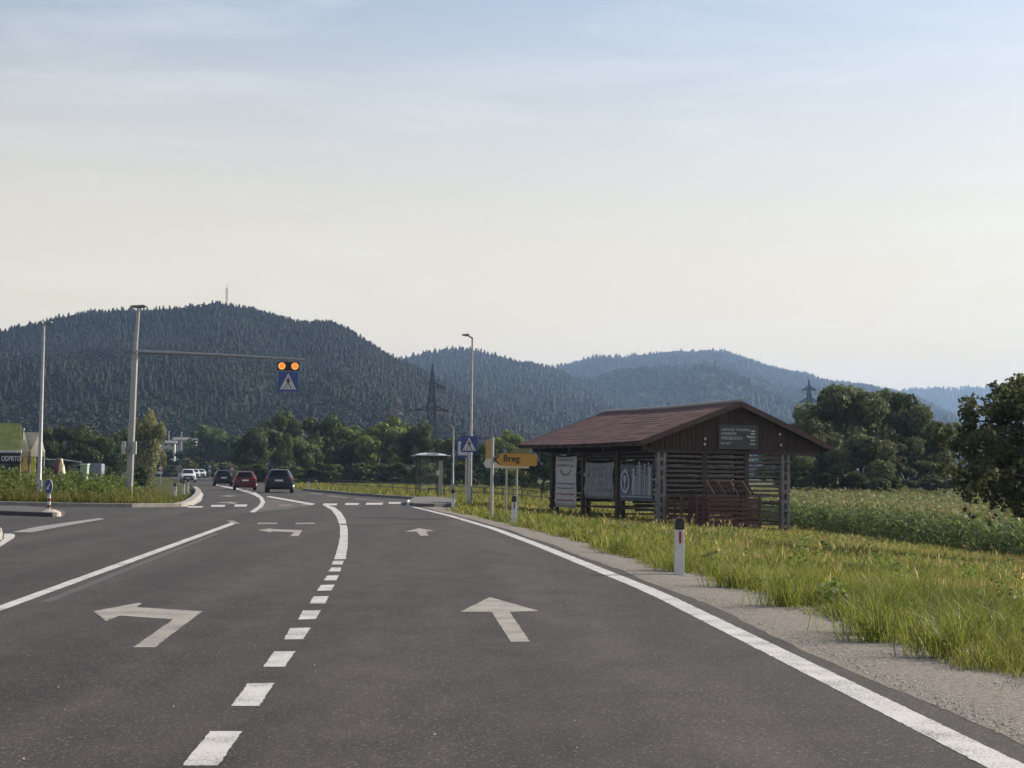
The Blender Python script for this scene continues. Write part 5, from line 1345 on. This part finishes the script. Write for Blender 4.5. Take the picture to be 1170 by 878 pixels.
# ------------------------------------------------------------------ bus shelter
def shelter():
    d = 88.0; a = P(476.8, 566.5, d); b_ = P(505.5, 566.5, d); W = b_.x - a.x; r = empty('bus_shelter', 'small glazed bus shelter with pale domed roof', 'bus shelter', ((a.x + b_.x) / 2, d, .0), R(12))
    H = 2.25; D = 1.3; dk = mat('shelter_frame', (.020, .024, .024), .5, .3); ro = mat('shelter_roof', (.50, .52, .54), .35, var=.1)
    for x in (-W / 2, W / 2):
        for y in (-D / 2, D / 2):
            MB().box((x, y, H / 2), (.055, .055, H)).build('post', dk, r)
    MB().box((.22 * W, -D / 2, H / 2), (.06, .06, H)).build('post', dk, r)
    fr = MB(); fr.box((0, -D / 2 - .05, H + .05), (W + .5, .08, .14)); fr.box((0, D / 2 + .05, H + .05), (W + .5, .08, .14))
    for x in (-W / 2 - .22, W / 2 + .22): fr.box((x, 0, H + .05), (.08, D + .02, .14))
    fr.build('roof_frame', dk, r)
    v, f_ = [], []; n = 10
    for i in range(n + 1):
        for j in range(7):
            u = i / n * 2 - 1; w_ = j / 6 * 2 - 1
            v.append((u * (W / 2 + .30), w_ * (D / 2 + .16), H + .10 + .15 * (1 - abs(u) ** 3) * (1 - abs(w_) ** 2.5)))
    for i in range(n):
        for j in range(6): k = i * 7 + j; f_.append((k, k + 7, k + 8, k + 1))
    m = MB(); m.add(v, f_); o = m.build('roof', ro, r, smooth=True); so = o.modifiers.new('t', 'SOLIDIFY'); so.thickness = .03
    text('lettering', 'AVTOBUS', .15, mat('shelter_ink', (.05, .05, .055), .5), r, (0, -D / 2 - .14, H + .17), bold=.004)
    gl = bpy.data.materials.new('shelter_glass'); gl.use_nodes = True; b2 = gl.node_tree.nodes['Principled BSDF']; b2.inputs['Base Color'].default_value = (.75, .8, .8, 1); b2.inputs['Roughness'].default_value = .05; b2.inputs['Alpha'].default_value = .16
    nzz = gl.node_tree.nodes.new('ShaderNodeTexNoise'); nzz.inputs['Scale'].default_value = 3; mrr = gl.node_tree.nodes.new('ShaderNodeMapRange'); mrr.inputs[3].default_value = .03; mrr.inputs[4].default_value = .09; gl.node_tree.links.new(nzz.outputs[0], mrr.inputs[0]); gl.node_tree.links.new(mrr.outputs[0], b2.inputs['Alpha'])
    MB().box((0, D / 2, H / 2 + .1), (W - .1, .012, H - .5)).build('glass', gl, r)
    MB().box((W / 2, 0, H / 2 + .1), (.012, D - .1, H - .5)).build('glass', gl, r)
    MB().box((-W / 2, 0.2, H / 2 + .1), (.012, D - .5, H - .5)).build('glass', gl, r)
    be = MB(); be.box((.2 * W, D / 2 - .28, .45), (W * .55, .34, .05)); be.box((.2 * W - .3, D / 2 - .2, .22), (.05, .2, .44)); be.box((.2 * W + .3, D / 2 - .2, .22), (.05, .2, .44)); be.build('bench', mat('bench_wood', (.11, .085, .06), .8, var=.3), r)
    MB().box((.22 * W + .02, -D / 2 - .05, 1.35), (.20, .02, .26)).build('timetable', WHITE, r)
    MB().box((W / 2 - .18, -D / 2 + .3, 1.1), (.22, .12, 1.9)).build('side_panel', mat('cream_panel', (.40, .38, .30), .6), r)
shelter()

# ------------------------------------------------------------------ guard rail
RAILM = mat('rail_grey', (.10, .10, .10), .7, .3, var=.2)
def guard_rail():
    A, Bp = Vector((P(380, 552, 118).x, 118, 0)), Vector((P(668, 556, 82).x, 82, 0))
    r = empty('guard_rail', 'low grey two rail fence in front of the dark bushes', 'guard rail', A); n = 16
    dv = Bp - A
    m = MB()
    for k in range(n + 1):
        p = dv * (k / n); zg = float(gz(A.x + p.x, A.y + p.y))
        MB().box((p.x, p.y, zg + .40), (.07, .07, .95)).build('post', RAILM, r)
    for h in (.52, .82):
        q = MB(); q.tube([(dv.x * k / n, dv.y * k / n - .06, float(gz(A.x + dv.x * k / n, A.y + dv.y * k / n)) + h) for k in range(n + 1)], .028, 6); q.build('rail', RAILM, r)
guard_rail()

# ------------------------------------------------------------------ pylons and mast
STEEL = mat('pylon_steel', (.028, .022, .024), .8, .0, var=.25, scale=.5)
def pylon(label, px, top, d, w0, w1, arms, material=STEEL, th=.16, sections=12, zb=None):
    f = P(px, top, d); zb = 0.0 if zb is None else zb; H = f.z - zb
    r = empty('pylon', label, 'pylon', (f.x, d, zb), R(12))
    m = MB(); top_b = H * .80
    def hw(z): return w0 + (w1 - w0) * min(1, z / top_b) if z < top_b else w1 * max(0.02, 1 - (z - top_b) / (H - top_b))
    zs = [H * .80 * (1 - (1 - k / sections) ** 1.25) for k in range(sections + 1)] + [H * .87, H * .94, H]
    for a, b_ in zip(zs[:-1], zs[1:]):
        ha, hb_ = hw(a), hw(b_); c = [(-1, -1), (1, -1), (1, 1), (-1, 1)]
        for i in range(4):
            x, y = c[i]; x2, y2 = c[(i + 1) % 4]
            m.bar((x * ha, y * ha, a), (x * hb_, y * hb_, b_), th)
            m.bar((x * ha, y * ha, a), (x2 * hb_, y2 * hb_, b_), th * .6); m.bar((x2 * ha, y2 * ha, a), (x * hb_, y * hb_, b_), th * .6)
            m.bar((x * hb_, y * hb_, b_), (x2 * hb_, y2 * hb_, b_), th * .55)
    m.build('tower', material, r)
    for z, l, s_ in arms:
        z *= H; h = hw(z); q = MB()
        for y in (-h, h):
            q.bar((s_ * h, y, z), (s_ * l, 0, z - .2), th * 1.7); q.bar((s_ * h, y, z + H * .035), (s_ * l, 0, z - .2), th * 1.2)
        for k in (.3, .55, .8):
            x = s_ * (h + (l - h) * k); yy = h * (1 - k); q.bar((x, -yy, z - .1), (x, yy, z - .1), th * .5); q.bar((x, yy, z - .1), (x, yy * .8, z + H * .035 * (1 - k)), th * .5)
        q.build('crossarm', material, r)
        MB().tube([(s_ * l * .97, 0, z - .2), (s_ * l * .97, 0, z - 1.3)], [.07, .10], 6).build('insulator', mat('insulator_brown', (.06, .045, .04), .5), r)
pylon('large dark lattice pylon right of the green grove', 494, 416, 330, 1.5, .50, [(.60, 3.7, -1), (.60, 3.7, 1), (.80, 3.1, 1)], th=.17)
pylon('faint grey lattice pylon rising behind the green grove', 451, 444, 365, 1.5, .7, [(.72, 2.2, -1), (.72, 2.2, 1), (.86, 1.5, 1)], material=mat('pylon_haze_grey', (.16, .15, .15), .7, .1), th=.15)  # paler steel colour stands in for haze over this pylon
pylon('small lattice pylon above the right eave of the hayrack', 924.5, 434, 620, 2.4, .8, [(.78, 4.2, -1), (.78, 4.2, 1), (.90, 3.0, -1), (.90, 3.0, 1)], th=.34)
f = P(259.5, 324, 860); zb = P(259.5, 350, 860).z
r = empty('transmitter_mast', 'thin pale transmitter mast on top of the left hill', 'mast', (f.x, 860, zb)); H = f.z - zb
m = MB()
for k in range(10):
    z0, z1 = H * k / 10 * .8, H * (k + 1) / 10 * .8; c = [(-.38, -.38), (.38, -.38), (.38, .38), (-.38, .38)]
    for i in range(4): m.bar((*c[i], z0), (*c[i], z1), .16); m.bar((*c[i], z0), (*c[(i + 1) % 4], z1), .11)
m.build('tower', mat('mast_paint', (.36, .30, .29), .6, var=.2, scale=.3), r)
m = MB(); m.tube([(0, 0, H * .8), (0, 0, H)], [.2, .12], 8); m.build('antenna', mat('antenna_white', (.5, .48, .47), .5), r)
m = MB()
for z, s_ in ((.55, 1), (.42, -1), (.66, -1)): m.tube([(s_ * .5, -.4, H * z), (s_ * .5, -.7, H * z)], [.36, .36], 10)
m.build('dishes', MATS['antenna_white'], r)

# ------------------------------------------------------------------ far buildings
def house(name, label, px, top, base, d, wpx, roofc, wallc, roof_h=.4, rz=0.3):
    a = P(px, base, d); b_ = P(px, top, d); H = b_.z - a.z; W = wpx / FPX * d; r = empty(name, label, 'building', (a.x, d, a.z), rz); D = W * .8; hw_ = H * (1 - roof_h)
    MB().box((0, 0, hw_ / 2 - 2), (W, D, hw_ + 4)).build('wall', wallc, r)
    m = MB(); m.add([(-W / 2 - .4, -D / 2 - .5, hw_ - .1), (W / 2 + .4, -D / 2 - .5, hw_ - .1), (W / 2 + .4, D / 2 + .5, hw_ - .1), (-W / 2 - .4, D / 2 + .5, hw_ - .1), (-W / 2 - .4, 0, H), (W / 2 + .4, 0, H)], [(0, 1, 5, 4), (2, 3, 4, 5), (0, 4, 3), (1, 2, 5), (0, 3, 2, 1)]); m.build('roof', roofc, r)
    gl = mat('window_dark', (.03, .035, .045), .2)
    for k in range(3):
        w_ = MB(); w_.box((-W * .33 + k * W * .33, -D / 2 - .03, hw_ * .55), (W * .13, .06, hw_ * .3)); w_.build('window', gl, r)
wl = mat('render_white', (.42, .41, .40), .8, var=.08, scale=.3); rg1 = mat('roof_grey', (.16, .155, .165), .7, var=.2, scale=.3); rg2 = mat('roof_brown', (.15, .085, .07), .8, var=.2, scale=.3)
house('house', 'small pale house at the foot of the hill on the far left', -2, 466, 477, 520, 16, rg2, wl)
house('factory_building', 'low white building between trees left of the road', 190, 503.5, 512, 330, 20, rg1, wl, .28, .15)
house('factory_building', 'grey hall with antennas behind the low white building', 212, 500, 513, 370, 24, rg1, mat('render_grey', (.33, .33, .35), .8, var=.1, scale=.3), .2, .1)
for px, top, lab in ((192.5, 494, 'left of two slim chimneys by the far grey hall'), (207, 494.5, 'right of two slim chimneys by the far grey hall')):
    p = P(px, 512, 345); t_ = P(px, top, 345); m = MB(); m.tube([(0, 0, -3), (0, 0, t_.z - p.z)], [.16, .12], 8); m.tube([(0, 0, t_.z - p.z), (0, 0, t_.z - p.z + .15)], [.25, .2], 8)
    o = m.build('chimney', mat('chimney_white', (.28, .28, .29), .6)); o.location = p; tag(o, lab, 'chimney')

# ------------------------------------------------------------------ left stall group
def left_group():
    d = 74.0; k = d / FPX
    c = P(0, 540, d); z0 = float(gz(c.x, d))
    # green roofed stand
    r = empty('market_stand', 'market stand with sloping green roof at the left edge', 'market stand', (c.x, d, z0))
    def l(px, py, dy=0): p = P(px, py, d + dy); return (p.x - c.x, dy, p.z - z0)
    grn = mat('green_roof', (.130, .150, .040), .8, var=.3, scale=3, bump=.3, bscale=9)
    a, b_, e, f_ = l(-60, 515), l(24, 515), l(24, 484, 1.6), l(-60, 483, 1.6)
    m = MB(); m.add([a, b_, e, f_] + [(p[0], p[1] + .05, p[2] - .10) for p in (a, b_, e, f_)], [(0, 1, 2, 3), (7, 6, 5, 4), (0, 4, 5, 1), (1, 5, 6, 2), (2, 6, 7, 3), (3, 7, 4, 0)]); m.build('roof', grn, r)
    MB().bar(l(-60, 516, -.05), l(24.5, 516, -.05), .08, .12).build('fascia', WHITEP, r)
    for px, dy in ((23, .2), (23, 1.5), (-30, .2), (-58, 1.5)):
        t_ = l(px, 515, dy); MB().box((t_[0], t_[1], t_[2] / 2 - .1), (.10, .10, t_[2] + .2)).build('post', mat('stand_post', (.16, .13, .10), .8), r)
    q = l(-15, 545, 1.4); MB().box((q[0] - .6, q[1], .3), (2.4, .5, .6)).build('counter', mat('stand_dark', (.10, .075, .05), .9, var=.3), r)
    # ODPRTO board
    s0 = P(11.5, 530.5, d - .25); r2 = empty('sign_board', 'black board with the white word ODPRTO under the green roof', 'sign', (s0.x, d - .25, s0.z)); h = 13 * k; w_ = 25 * k
    MB().box((-.02, 0, h / 2), (w_, .04, h)).build('board', mat('board_black', (.012, .013, .016), .6, var=.2), r2, bevel=.005)
    text('lettering', 'ODPRTO', .335, mat('board_white', (.62, .63, .66), .6, var=.05), r2, (.045, -.024, h * .46), bold=.004, sx=.68)
    ch = MB()
    for x in (-w_ / 2 + .1, w_ / 2 - .2): ch.tube([(x, 0, h), (x, .05, h + .10)], .012, 5)
    ch.build('chain', ZINCD, r2)
    # tent
    t0 = P(37, 548, d + 2.0); z1 = float(gz(t0.x, d + 2)); r3 = empty('pavilion_tent', 'white pointed pavilion tent behind the yellow banners', 'tent', (t0.x, d + 2.0, z1)); kk = (d + 2) / FPX
    cv = mat('tent_canvas', (.80, .76, .66), .85, var=.06, scale=2); translucent(cv, .5)
    def T(px, py, dy): p = P(px, py, d + 2 + dy); return (p.x - t0.x, dy, p.z - z1)
    for ax, bx_, pk in ((24.2, 33.6, 26.8), (34.4, 50.5, 46.5)):
        m = MB(); n = 6
        c4 = [T(ax, 516, -.55), T(bx_, 516, -.55), T(bx_ + .4, 515, .8), T(ax, 515, .8)]; pk_ = T(pk, 492 if pk < 40 else 493, .1)
        vs_ = []; rows = 6
        for i in range(rows + 1):
            f = i / rows; g = f ** 1.0
            for p in c4: vs_.append(tuple(p[j] + (pk_[j] - p[j]) * g * (1 if j == 2 else 1 - .0) * (1 if j == 2 else min(1, g * 1.06)) for j in range(3)) if False else (p[0] + (pk_[0] - p[0]) * f ** .8 * .96, p[1] + (pk_[1] - p[1]) * f ** .8 * .96, p[2] + (pk_[2] - p[2]) * f))
        fs_ = [(i * 4 + j, i * 4 + (j + 1) % 4, (i + 1) * 4 + (j + 1) % 4, (i + 1) * 4 + j) for i in range(rows) for j in range(4)] + [tuple(rows * 4 + j for j in range(4))]
        m.add(vs_, fs_)
        for j in range(4):   # valance
            p, q_ = c4[j], c4[(j + 1) % 4]; m.add([p, q_, (q_[0], q_[1], q_[2] - .26), (p[0], p[1], p[2] - .26)], [(0, 1, 2, 3)])
        m.build('canopy', cv, r3)
        MB().tube([pk_, (pk_[0], pk_[1], pk_[2] + .10)], [.05, .07], 8).build('finial', WHITEP, r3)
        for p in c4: MB().tube([(p[0], p[1], -.1), (p[0], p[1], p[2])], .025, 6).build('leg', ZINCD, r3)
    sk = MB(); p, q_ = T(28, 494, .6), T(45, 494.5, .6); p2, q2 = T(27, 517, .7), T(49, 517, .7); sk.add([p, q_, q2, p2], [(0, 1, 2, 3)]); o = sk.build('back_sheet', mat('tent_grey', (.36, .36, .36), .85, var=.1), r3); so = o.modifiers.new('t', 'SOLIDIFY'); so.thickness = .02
    # banners on poles
    for px, wpx, top, base, col, lab in ((28, 6, 523, 546, (.58, .36, .08), 'orange vertical banner under the white tent'), (37, 6, 523, 554, (.55, .50, .08), 'longer yellow vertical banner beside the orange one')):
        p = P(px, base, d - .6); zg = float(gz(p.x, d - .6)); tz = P(px, top, d - .6).z - zg; r4 = empty('vertical_banner', lab, 'banner', (p.x, d - .6, zg), R(-6), 'banners at the market stand')
        MB().tube([(-wpx * k / 2, .04, -.1), (-wpx * k / 2, .04, tz + .06)], .022, 8).build('pole', mat('banner_pole', (.14, .06, .03), .6), r4)
        n = 10; v, f = [], []
        for i in range(n + 1):
            for j in range(4): v.append((-wpx * k / 2 + wpx * k * j / 3, .03 * math.sin(i * .9 + j), (p.z - zg) + (tz - (p.z - zg)) * i / n))
        for i in range(n):
            for j in range(3): a_ = i * 4 + j; f.append((a_, a_ + 1, a_ + 5, a_ + 4))
        m = MB(); m.add(v, f); o = m.build('cloth', mat('banner_' + ('orange' if px < 30 else 'yellow'), col, .8, var=.12, scale=5), r4, smooth=True); so = o.modifiers.new('t', 'SOLIDIFY'); so.thickness = .01
    # rope, cream flag, bin
    pr = MB(); pts = [P(50, 524, d), P(58, 525.5, d), P(66, 524.8, d), P(74, 525.6, d), P(84, 527, d), P(93, 528.5, d)]; o_ = pts[0]
    pr.tube([p - o_ for p in pts], .022, 6); o = pr.build('rope', mat('rope_white', (.6, .6, .6), .8)); o.location = o_; tag(o, 'thin white rope strung right of the white tent', 'rope')
    p = P(71, 543, d); zg = float(gz(p.x, d)); tz = P(69, 524, d).z - zg; r5 = empty('cone_flag', 'cream tapering cloth hung on the rope with a red edge', 'banner', (p.x, d - .1, zg))
    m = MB(); bz = P(71, 541.5, d).z - zg; m.tube([(0.02, 0, bz), (0, 0, (bz + tz) / 2), (-.04, 0, tz)], [.17, .12, .05], 12, cap=True); m.build('cloth', mat('cream_cloth', (.66, .58, .42), .85, var=.1), r5, smooth=True)
    m = MB(); m.box((-.24, .05, (bz + tz) / 2), (.12, .03, (tz - bz) * .9)); m.build('red_edge', mat('red_cloth', (.20, .055, .04), .85), r5)
    p = P(96.5, 545, d + 2); zg = float(gz(p.x, d + 2)); tz = P(96.5, 529.5, d + 2).z - zg; r6 = empty('waste_bin', 'pale green bin standing in the weeds', 'bin', (p.x, d + 2, zg))
    m = MB(); m.prism([(-.14, 0), (.14, 0), (.18, tz - .1), (-.18, tz - .1)], -.18, .18); m.build('body', mat('pale_green', (.30, .38, .30), .6, var=.12), r6, bevel=.02)
    m = MB(); m.box((0, 0, tz - .06), (.40, .42, .07)); m.build('lid', mat('pale_green2', (.46, .55, .47), .5, var=.1), r6, bevel=.015)
    p = P(110, 541, 105); zg = float(gz(p.x, 105)); r7 = empty('trailer', 'blue grey box trailer half sunk in the weeds', 'trailer', (p.x, 105, zg), R(5)); kk = 105 / FPX; tz = P(110, 530, 105).z - zg
    m = MB(); m.box((0, 0, tz * .62), (15 * kk, 1.2, tz * .76)); m.build('box', mat('trailer_blue', (.17, .20, .25), .6, var=.15), r7, bevel=.04)
    m = MB(); m.box((0, -.62, tz * .62), (17 * kk * .9, .03, .06)); m.box((-.2, -.62, tz * .62), (.06, .03, tz * .7)); m.build('trim', ZINCD, r7)
    for x in (-.3, .3):
        MB().tube([(x, -.66, .25), (x, -.50, .25)], [.25, .25], 14).build('wheel', BLACK, r7)
left_group()
# keep left sign on the island
f = P(56, 588, 47.0); x, y = G(55.5, 588.2); k = y / FPX
r = empty('keep_left_sign', 'round blue arrow sign on a striped post on the traffic island', 'sign', (x, y, .10), R(-18)); H0 = 14 * k; H1 = 25 * k
for i in range(5):
    MB().tube([(0, 0, H0 * 1.3 * i / 5), (0, 0, H0 * 1.3 * (i + 1) / 5)], .05, 12).build('band', WHITE if i % 2 == 0 else mat('band_dark', (.16, .03, .02), .5), r)
MB().tube([(0, 0, H0 * 1.3), (0, 0, H1 + .1)], .035, 10).build('post', ZINC, r)
zc = 28 * k; MB().disc((0, zc), 8.6 * k, -.05, -.035, 30, sx=.62).build('rim', WHITE, r); MB().disc((0, zc), 7.9 * k, -.056, -.0505, 30, sx=.62).build('disc', BLUE, r)
q = 8 * k; MB().prism([(-q * .30, zc - q * .46), (q * .16, zc - q * .42), (q * .06, zc - q * .24), (q * .36, zc + q * .38), (q * .22, zc + q * .50), (-q * .08, zc - q * .10), (-q * .24, zc + q * .06)], -.062, -.0565).build('arrow', WHITE, r)

# far small signs
def tri(label, px, py, d, spx, back=False, plate=False):
    f = P(px, py, d); zb = float(gz(f.x, d)); s = spx / FPX * d; zt = f.z - zb; r = empty('warning_sign', label, 'sign', (f.x, d, zb), 0, 'small far road signs')
    q = MB(); pole(q, 0, .05, zt + s * .7, .045); q.build('pole', ZINCD, r)
    m = MB(); m.prism([(-s / 2, zt), (s / 2, zt), (0, zt + s * .88)], -.015, .015); m.build('plate', mat('sign_rim_red', (.35, .05, .04), .5), r)
    m = MB(); m.prism([(-s * .36, zt + s * .09), (s * .36, zt + s * .09), (0, zt + s * .70)], -.022, -.0155); m.build('face', mat('sign_face', (.58, .58, .57), .5), r)
    if plate: m = MB(); m.prism([(-s * .6, zt - s * .62), (s * .25, zt - s * .62), (s * .25, zt - s * .22), (-s * .6, zt - s * .22)], -.02, .01); m.build('sub_plate', WHITE, r)
tri('triangular warning sign with white plate left of the white oncoming car', 183.5, 537.3, 140, 7.5, plate=True)
tri('triangular warning sign between black and red cars', 265, 538, 200, 6.5)
f = P(204.5, 535, 150); zb = float(gz(f.x, 150)); r = empty('round_sign', 'round grey sign seen from behind by the white oncoming car', 'sign', (f.x, 150, zb), 0, 'small far road signs'); zt = f.z - zb
q = MB(); pole(q, 0, -.06, zt, .05); q.build('pole', ZINCD, r); MB().disc((0, zt), 3.6 / FPX * 150, -.01, .015, 24).build('plate', BACK, r)
f = P(239.7, 533.5, 215); zb = float(gz(f.x, 215)); r = empty('round_sign', 'tiny white round sign left of the black hatchback', 'sign', (f.x, 215, zb), 0, 'small far road signs'); zt = f.z - zb
q = MB(); pole(q, 0, .06, zt, .05); q.build('pole', ZINCD, r); MB().disc((0, zt), 1.7 / FPX * 215, -.01, .015, 16).build('plate', WHITE, r); MB().prism([(-.2, zt - .75), (.2, zt - .75), (.2, zt - .4), (-.2, zt - .4)], -.01, .01).build('sub_plate', WHITE, r)

# ------------------------------------------------------------------ cars
GLASS = mat('car_glass', (.010, .011, .013), .12, var=.1, spec=.25)
TYRE = mat('tyre', (.02, .02, .02), .85, var=.2, scale=9); RIM = mat('rim_alloy', (.42, .42, .43), .35, .7, var=.1)
TAIL = mat('tail_lamp', (.30, .010, .010), .25, var=.15); HEADL = mat('head_lamp', (.75, .77, .80), .12, var=.05); PLATE = mat('plate_white', (.62, .63, .62), .5)
TRIM = mat('car_trim', (.022, .022, .024), .6, var=.2)
def car(label, name, cat, paint, px, py, yaw, tall=1.0, suv=False, plate='', back=True, y=None, wid=1.0, sc=1.0):
    x, y_ = G(px, py) if y is None else (P(px, py, y).x, y)
    r = empty(name, label, cat, (x, y_, 0.0), yaw, 'cars on the road'); r.scale = (sc, sc, sc)
    k = tall
    # stations: y, z bottom, z belt, z top, half width belt, half width top
    st = [(-2.08, .42, .62, .72, .70, .62), (-2.04, .30, .74, .94, .82, .68), (-1.92, .26, .92, 1.04 * k, .88, .66), (-1.62, .24, .97, 1.40 * k, .90, .58), (-1.35, .22, .97, 1.485 * k, .905, .575),
          (-.7, .20, .95, 1.53 * k, .91, .60), (.1, .20, .93, 1.52 * k, .91, .61), (.55, .20, .92, 1.45 * k, .905, .60), (1.25, .22, .90, 1.02 * k, .895, .70), (1.75, .24, .80, .92 * k, .86, .66), (2.05, .30, .68, .80 * k, .76, .58), (2.12, .42, .58, .66, .64, .50)]
    ring = []
    for (yy, zb, zl, zt, wl_, wt) in st:
        wl_, wt = wl_ * wid, wt * wid
        half = [(0, zb), (wl_ * .86, zb), (wl_ * .97, zb + .10), (wl_, zb + (zl - zb) * .55), (wl_ * .985, zl), (wt + (wl_ - wt) * .12, zl + (zt - zl) * .80), (wt * .90, zt - .012), (0, zt)]
        full = half + [(-a, b) for a, b in half[-2:0:-1]]
        ring.append([(a, yy, b) for a, b in full])
    n = len(ring[0]); v = [p for q in ring for p in q]; f = []
    for i in range(len(ring) - 1):
        for j in range(n): f.append((i * n + j, i * n + (j + 1) % n, (i + 1) * n + (j + 1) % n, (i + 1) * n + j))
    f += [tuple(range(n)), tuple((len(ring) - 1) * n + j for j in reversed(range(n)))]
    m = MB(); m.add(v, f); o = m.build('body', paint, r, smooth=True)
    def lerp(i, fz):  # point on side of station i, fz 0 belt..1 roof
        (yy, zb, zl, zt, wl_, wt) = st[i]; wl_, wt = wl_ * wid, wt * wid
        a, b = (wl_ * .985, zl), (wt + (wl_ - wt) * .12, zl + (zt - zl) * .80)
        return a[0] + (b[0] - a[0]) * fz, yy, a[1] + (b[1] - a[1]) * fz
    for s_ in (-1, 1):
        for ia, ib in ((3, 5), (5, 7)):
            m = MB(); q = []
            for i in range(ia, ib + 1): p = lerp(i, .10); q.append((s_ * (p[0] + .008), p[1] + (.06 if i == ia else -.05 if i == ib else 0), p[2]))
            for i in range(ib, ia - 1, -1): p = lerp(i, .93); q.append((s_ * (p[0] + .008), p[1] + (.06 if i == ia else -.05 if i == ib else 0), p[2]))
            m.add(q, [tuple(range(len(q)))]); m.build('side_window', GLASS, r)
        for yy in (-1.28, 1.32):
            w_ = MB(); w_.tube([(s_ * .70 * wid, yy, .33), (s_ * .91 * wid, yy, .33)], [.33, .33], 20); wo = w_.build('wheel', TYRE, r, smooth=True)
            q = MB(); q.tube([(s_ * .90 * wid, yy, .33), (s_ * .925 * wid, yy, .33)], [.22, .20], 16); q.build('rim', RIM, wo, smooth=True)
        m = MB(); m.box((s_ * 1.0 * wid, .72, 1.02), (.17, .10, .13)); m.build('mirror', paint, r, bevel=.03)
        m = MB(); m.box((s_ * .74 * wid, -1.985, .86), (.17, .12, .26)); m.build('tail_light', TAIL, r, bevel=.03)
        m = MB(); m.box((s_ * .66 * wid, 1.99, .70), (.30, .20, .13)); m.build('headlight', HEADL, r, bevel=.03)
    def topq(i, dw, lift): (yy, zb, zl, zt, wl_, wt) = st[i]; return yy, zt + lift, wt * .90 * wid - dw
    for ia, ib, nm, dy in ((2, 3, 'rear_window', -.018), (8, 7, 'windscreen', .018)):
        a, b = topq(ia, .03, .0), topq(ib, .02, 0.0); m = MB()
        la, lb = (a[0] * .97 + b[0] * .03, a[1] * .97 + b[1] * .03), (a[0] * .06 + b[0] * .94, a[1] * .06 + b[1] * .94)
        m.add([(-a[2], la[0] + dy, la[1] + .015), (a[2], la[0] + dy, la[1] + .015), (b[2], lb[0] + dy, lb[1] + .015), (-b[2], lb[0] + dy, lb[1] + .015)], [(0, 1, 2, 3)]); m.build(nm, GLASS, r)
    m = MB(); m.box((0, -2.06, .46), (1.45 * wid, .10, .26)); m.box((0, 2.08, .42), (1.2 * wid, .10, .20)); m.build('bumper', TRIM if suv else paint, r, bevel=.04)
    m = MB(); m.box((0, -2.085, .80), (.52, .02, .115)); m.build('number_plate', PLATE, r)
    m = MB(); m.box((0, 2.14, .48), (.52, .02, .115)); m.build('number_plate', PLATE, r)
    m = MB(); m.box((0, 2.07, .62), (.95, .11, .20)); m.box((0, 2.09, .36), (1.3, .10, .16)); m.build('grille', BLACK, r)
    m = MB(); m.box((0, -1.60, 1.46 * k), (1.05, .22, .03)); m.build('spoiler', paint, r, bevel=.01)
    if suv:
        for s_ in (-1, 1): m = MB(); m.tube([(s_ * .56, -1.3, 1.52 * k), (s_ * .58, -.7, 1.57 * k), (s_ * .58, .2, 1.56 * k)], .02, 6); m.build('roof_rail', TRIM, r)
    return r
carp = lambda nm, c: mat(nm, c, .35, .0, var=.05, coat=.15, spec=.25)
car('dark blue family car driving away nearest on the road', 'parked_car'.replace('parked_', ''), 'car', carp('paint_navy', (.010, .013, .028)), 319.5, 562.8, R(7), 1.0, False, wid=1.0, sc=.96)
car('dark red hatchback driving away between the other two', 'car', 'car', carp('paint_red', (.075, .009, .014)), 279.5, 560.2, R(11), 1.0, sc=.86)
car('black hatchback driving away on the left', 'car', 'car', carp('paint_black', (.006, .006, .008)), 254.5, 555.4, R(13), 1.0, sc=.90)
car('white oncoming sport utility car with headlights facing us', 'car', 'car', carp('paint_white', (.46, .47, .49)), 214.5, 551.2, R(180 + 13), 1.0, True, sc=.95)
car('far white car right behind the oncoming white one', 'car', 'car', MATS['paint_white'], 222, 546.6, R(180 + 14), 1.0)
car('farthest small white car up the road', 'car', 'car', MATS['paint_white'], 229, 546.0, R(180 + 15), 1.0)

# ------------------------------------------------------------------ haze
def haze():
    m = bpy.data.materials.new('haze'); m.use_nodes = True; t = m.node_tree; t.nodes.clear()
    o = t.nodes.new('ShaderNodeOutputMaterial'); v = t.nodes.new('ShaderNodeVolumePrincipled')
    v.inputs['Color'].default_value = (.41, .625, 1.0, 1); v.inputs['Density'].default_value = HAZE_D; v.inputs['Anisotropy'].default_value = 0.25
    t.links.new(v.outputs[0], o.inputs['Volume'])
    b = MB(); b.box((0, 0, 0), (1, 1, 1)); ob = b.build('haze', m)
    ob.scale = (8000, 5300, 252); ob.location = (0, 2500, 252 / 2 - 4.0)
    tag(ob, 'thin blue summer haze lying over the whole valley', 'haze', kind='stuff')
HAZE_D = 0.00018
haze()
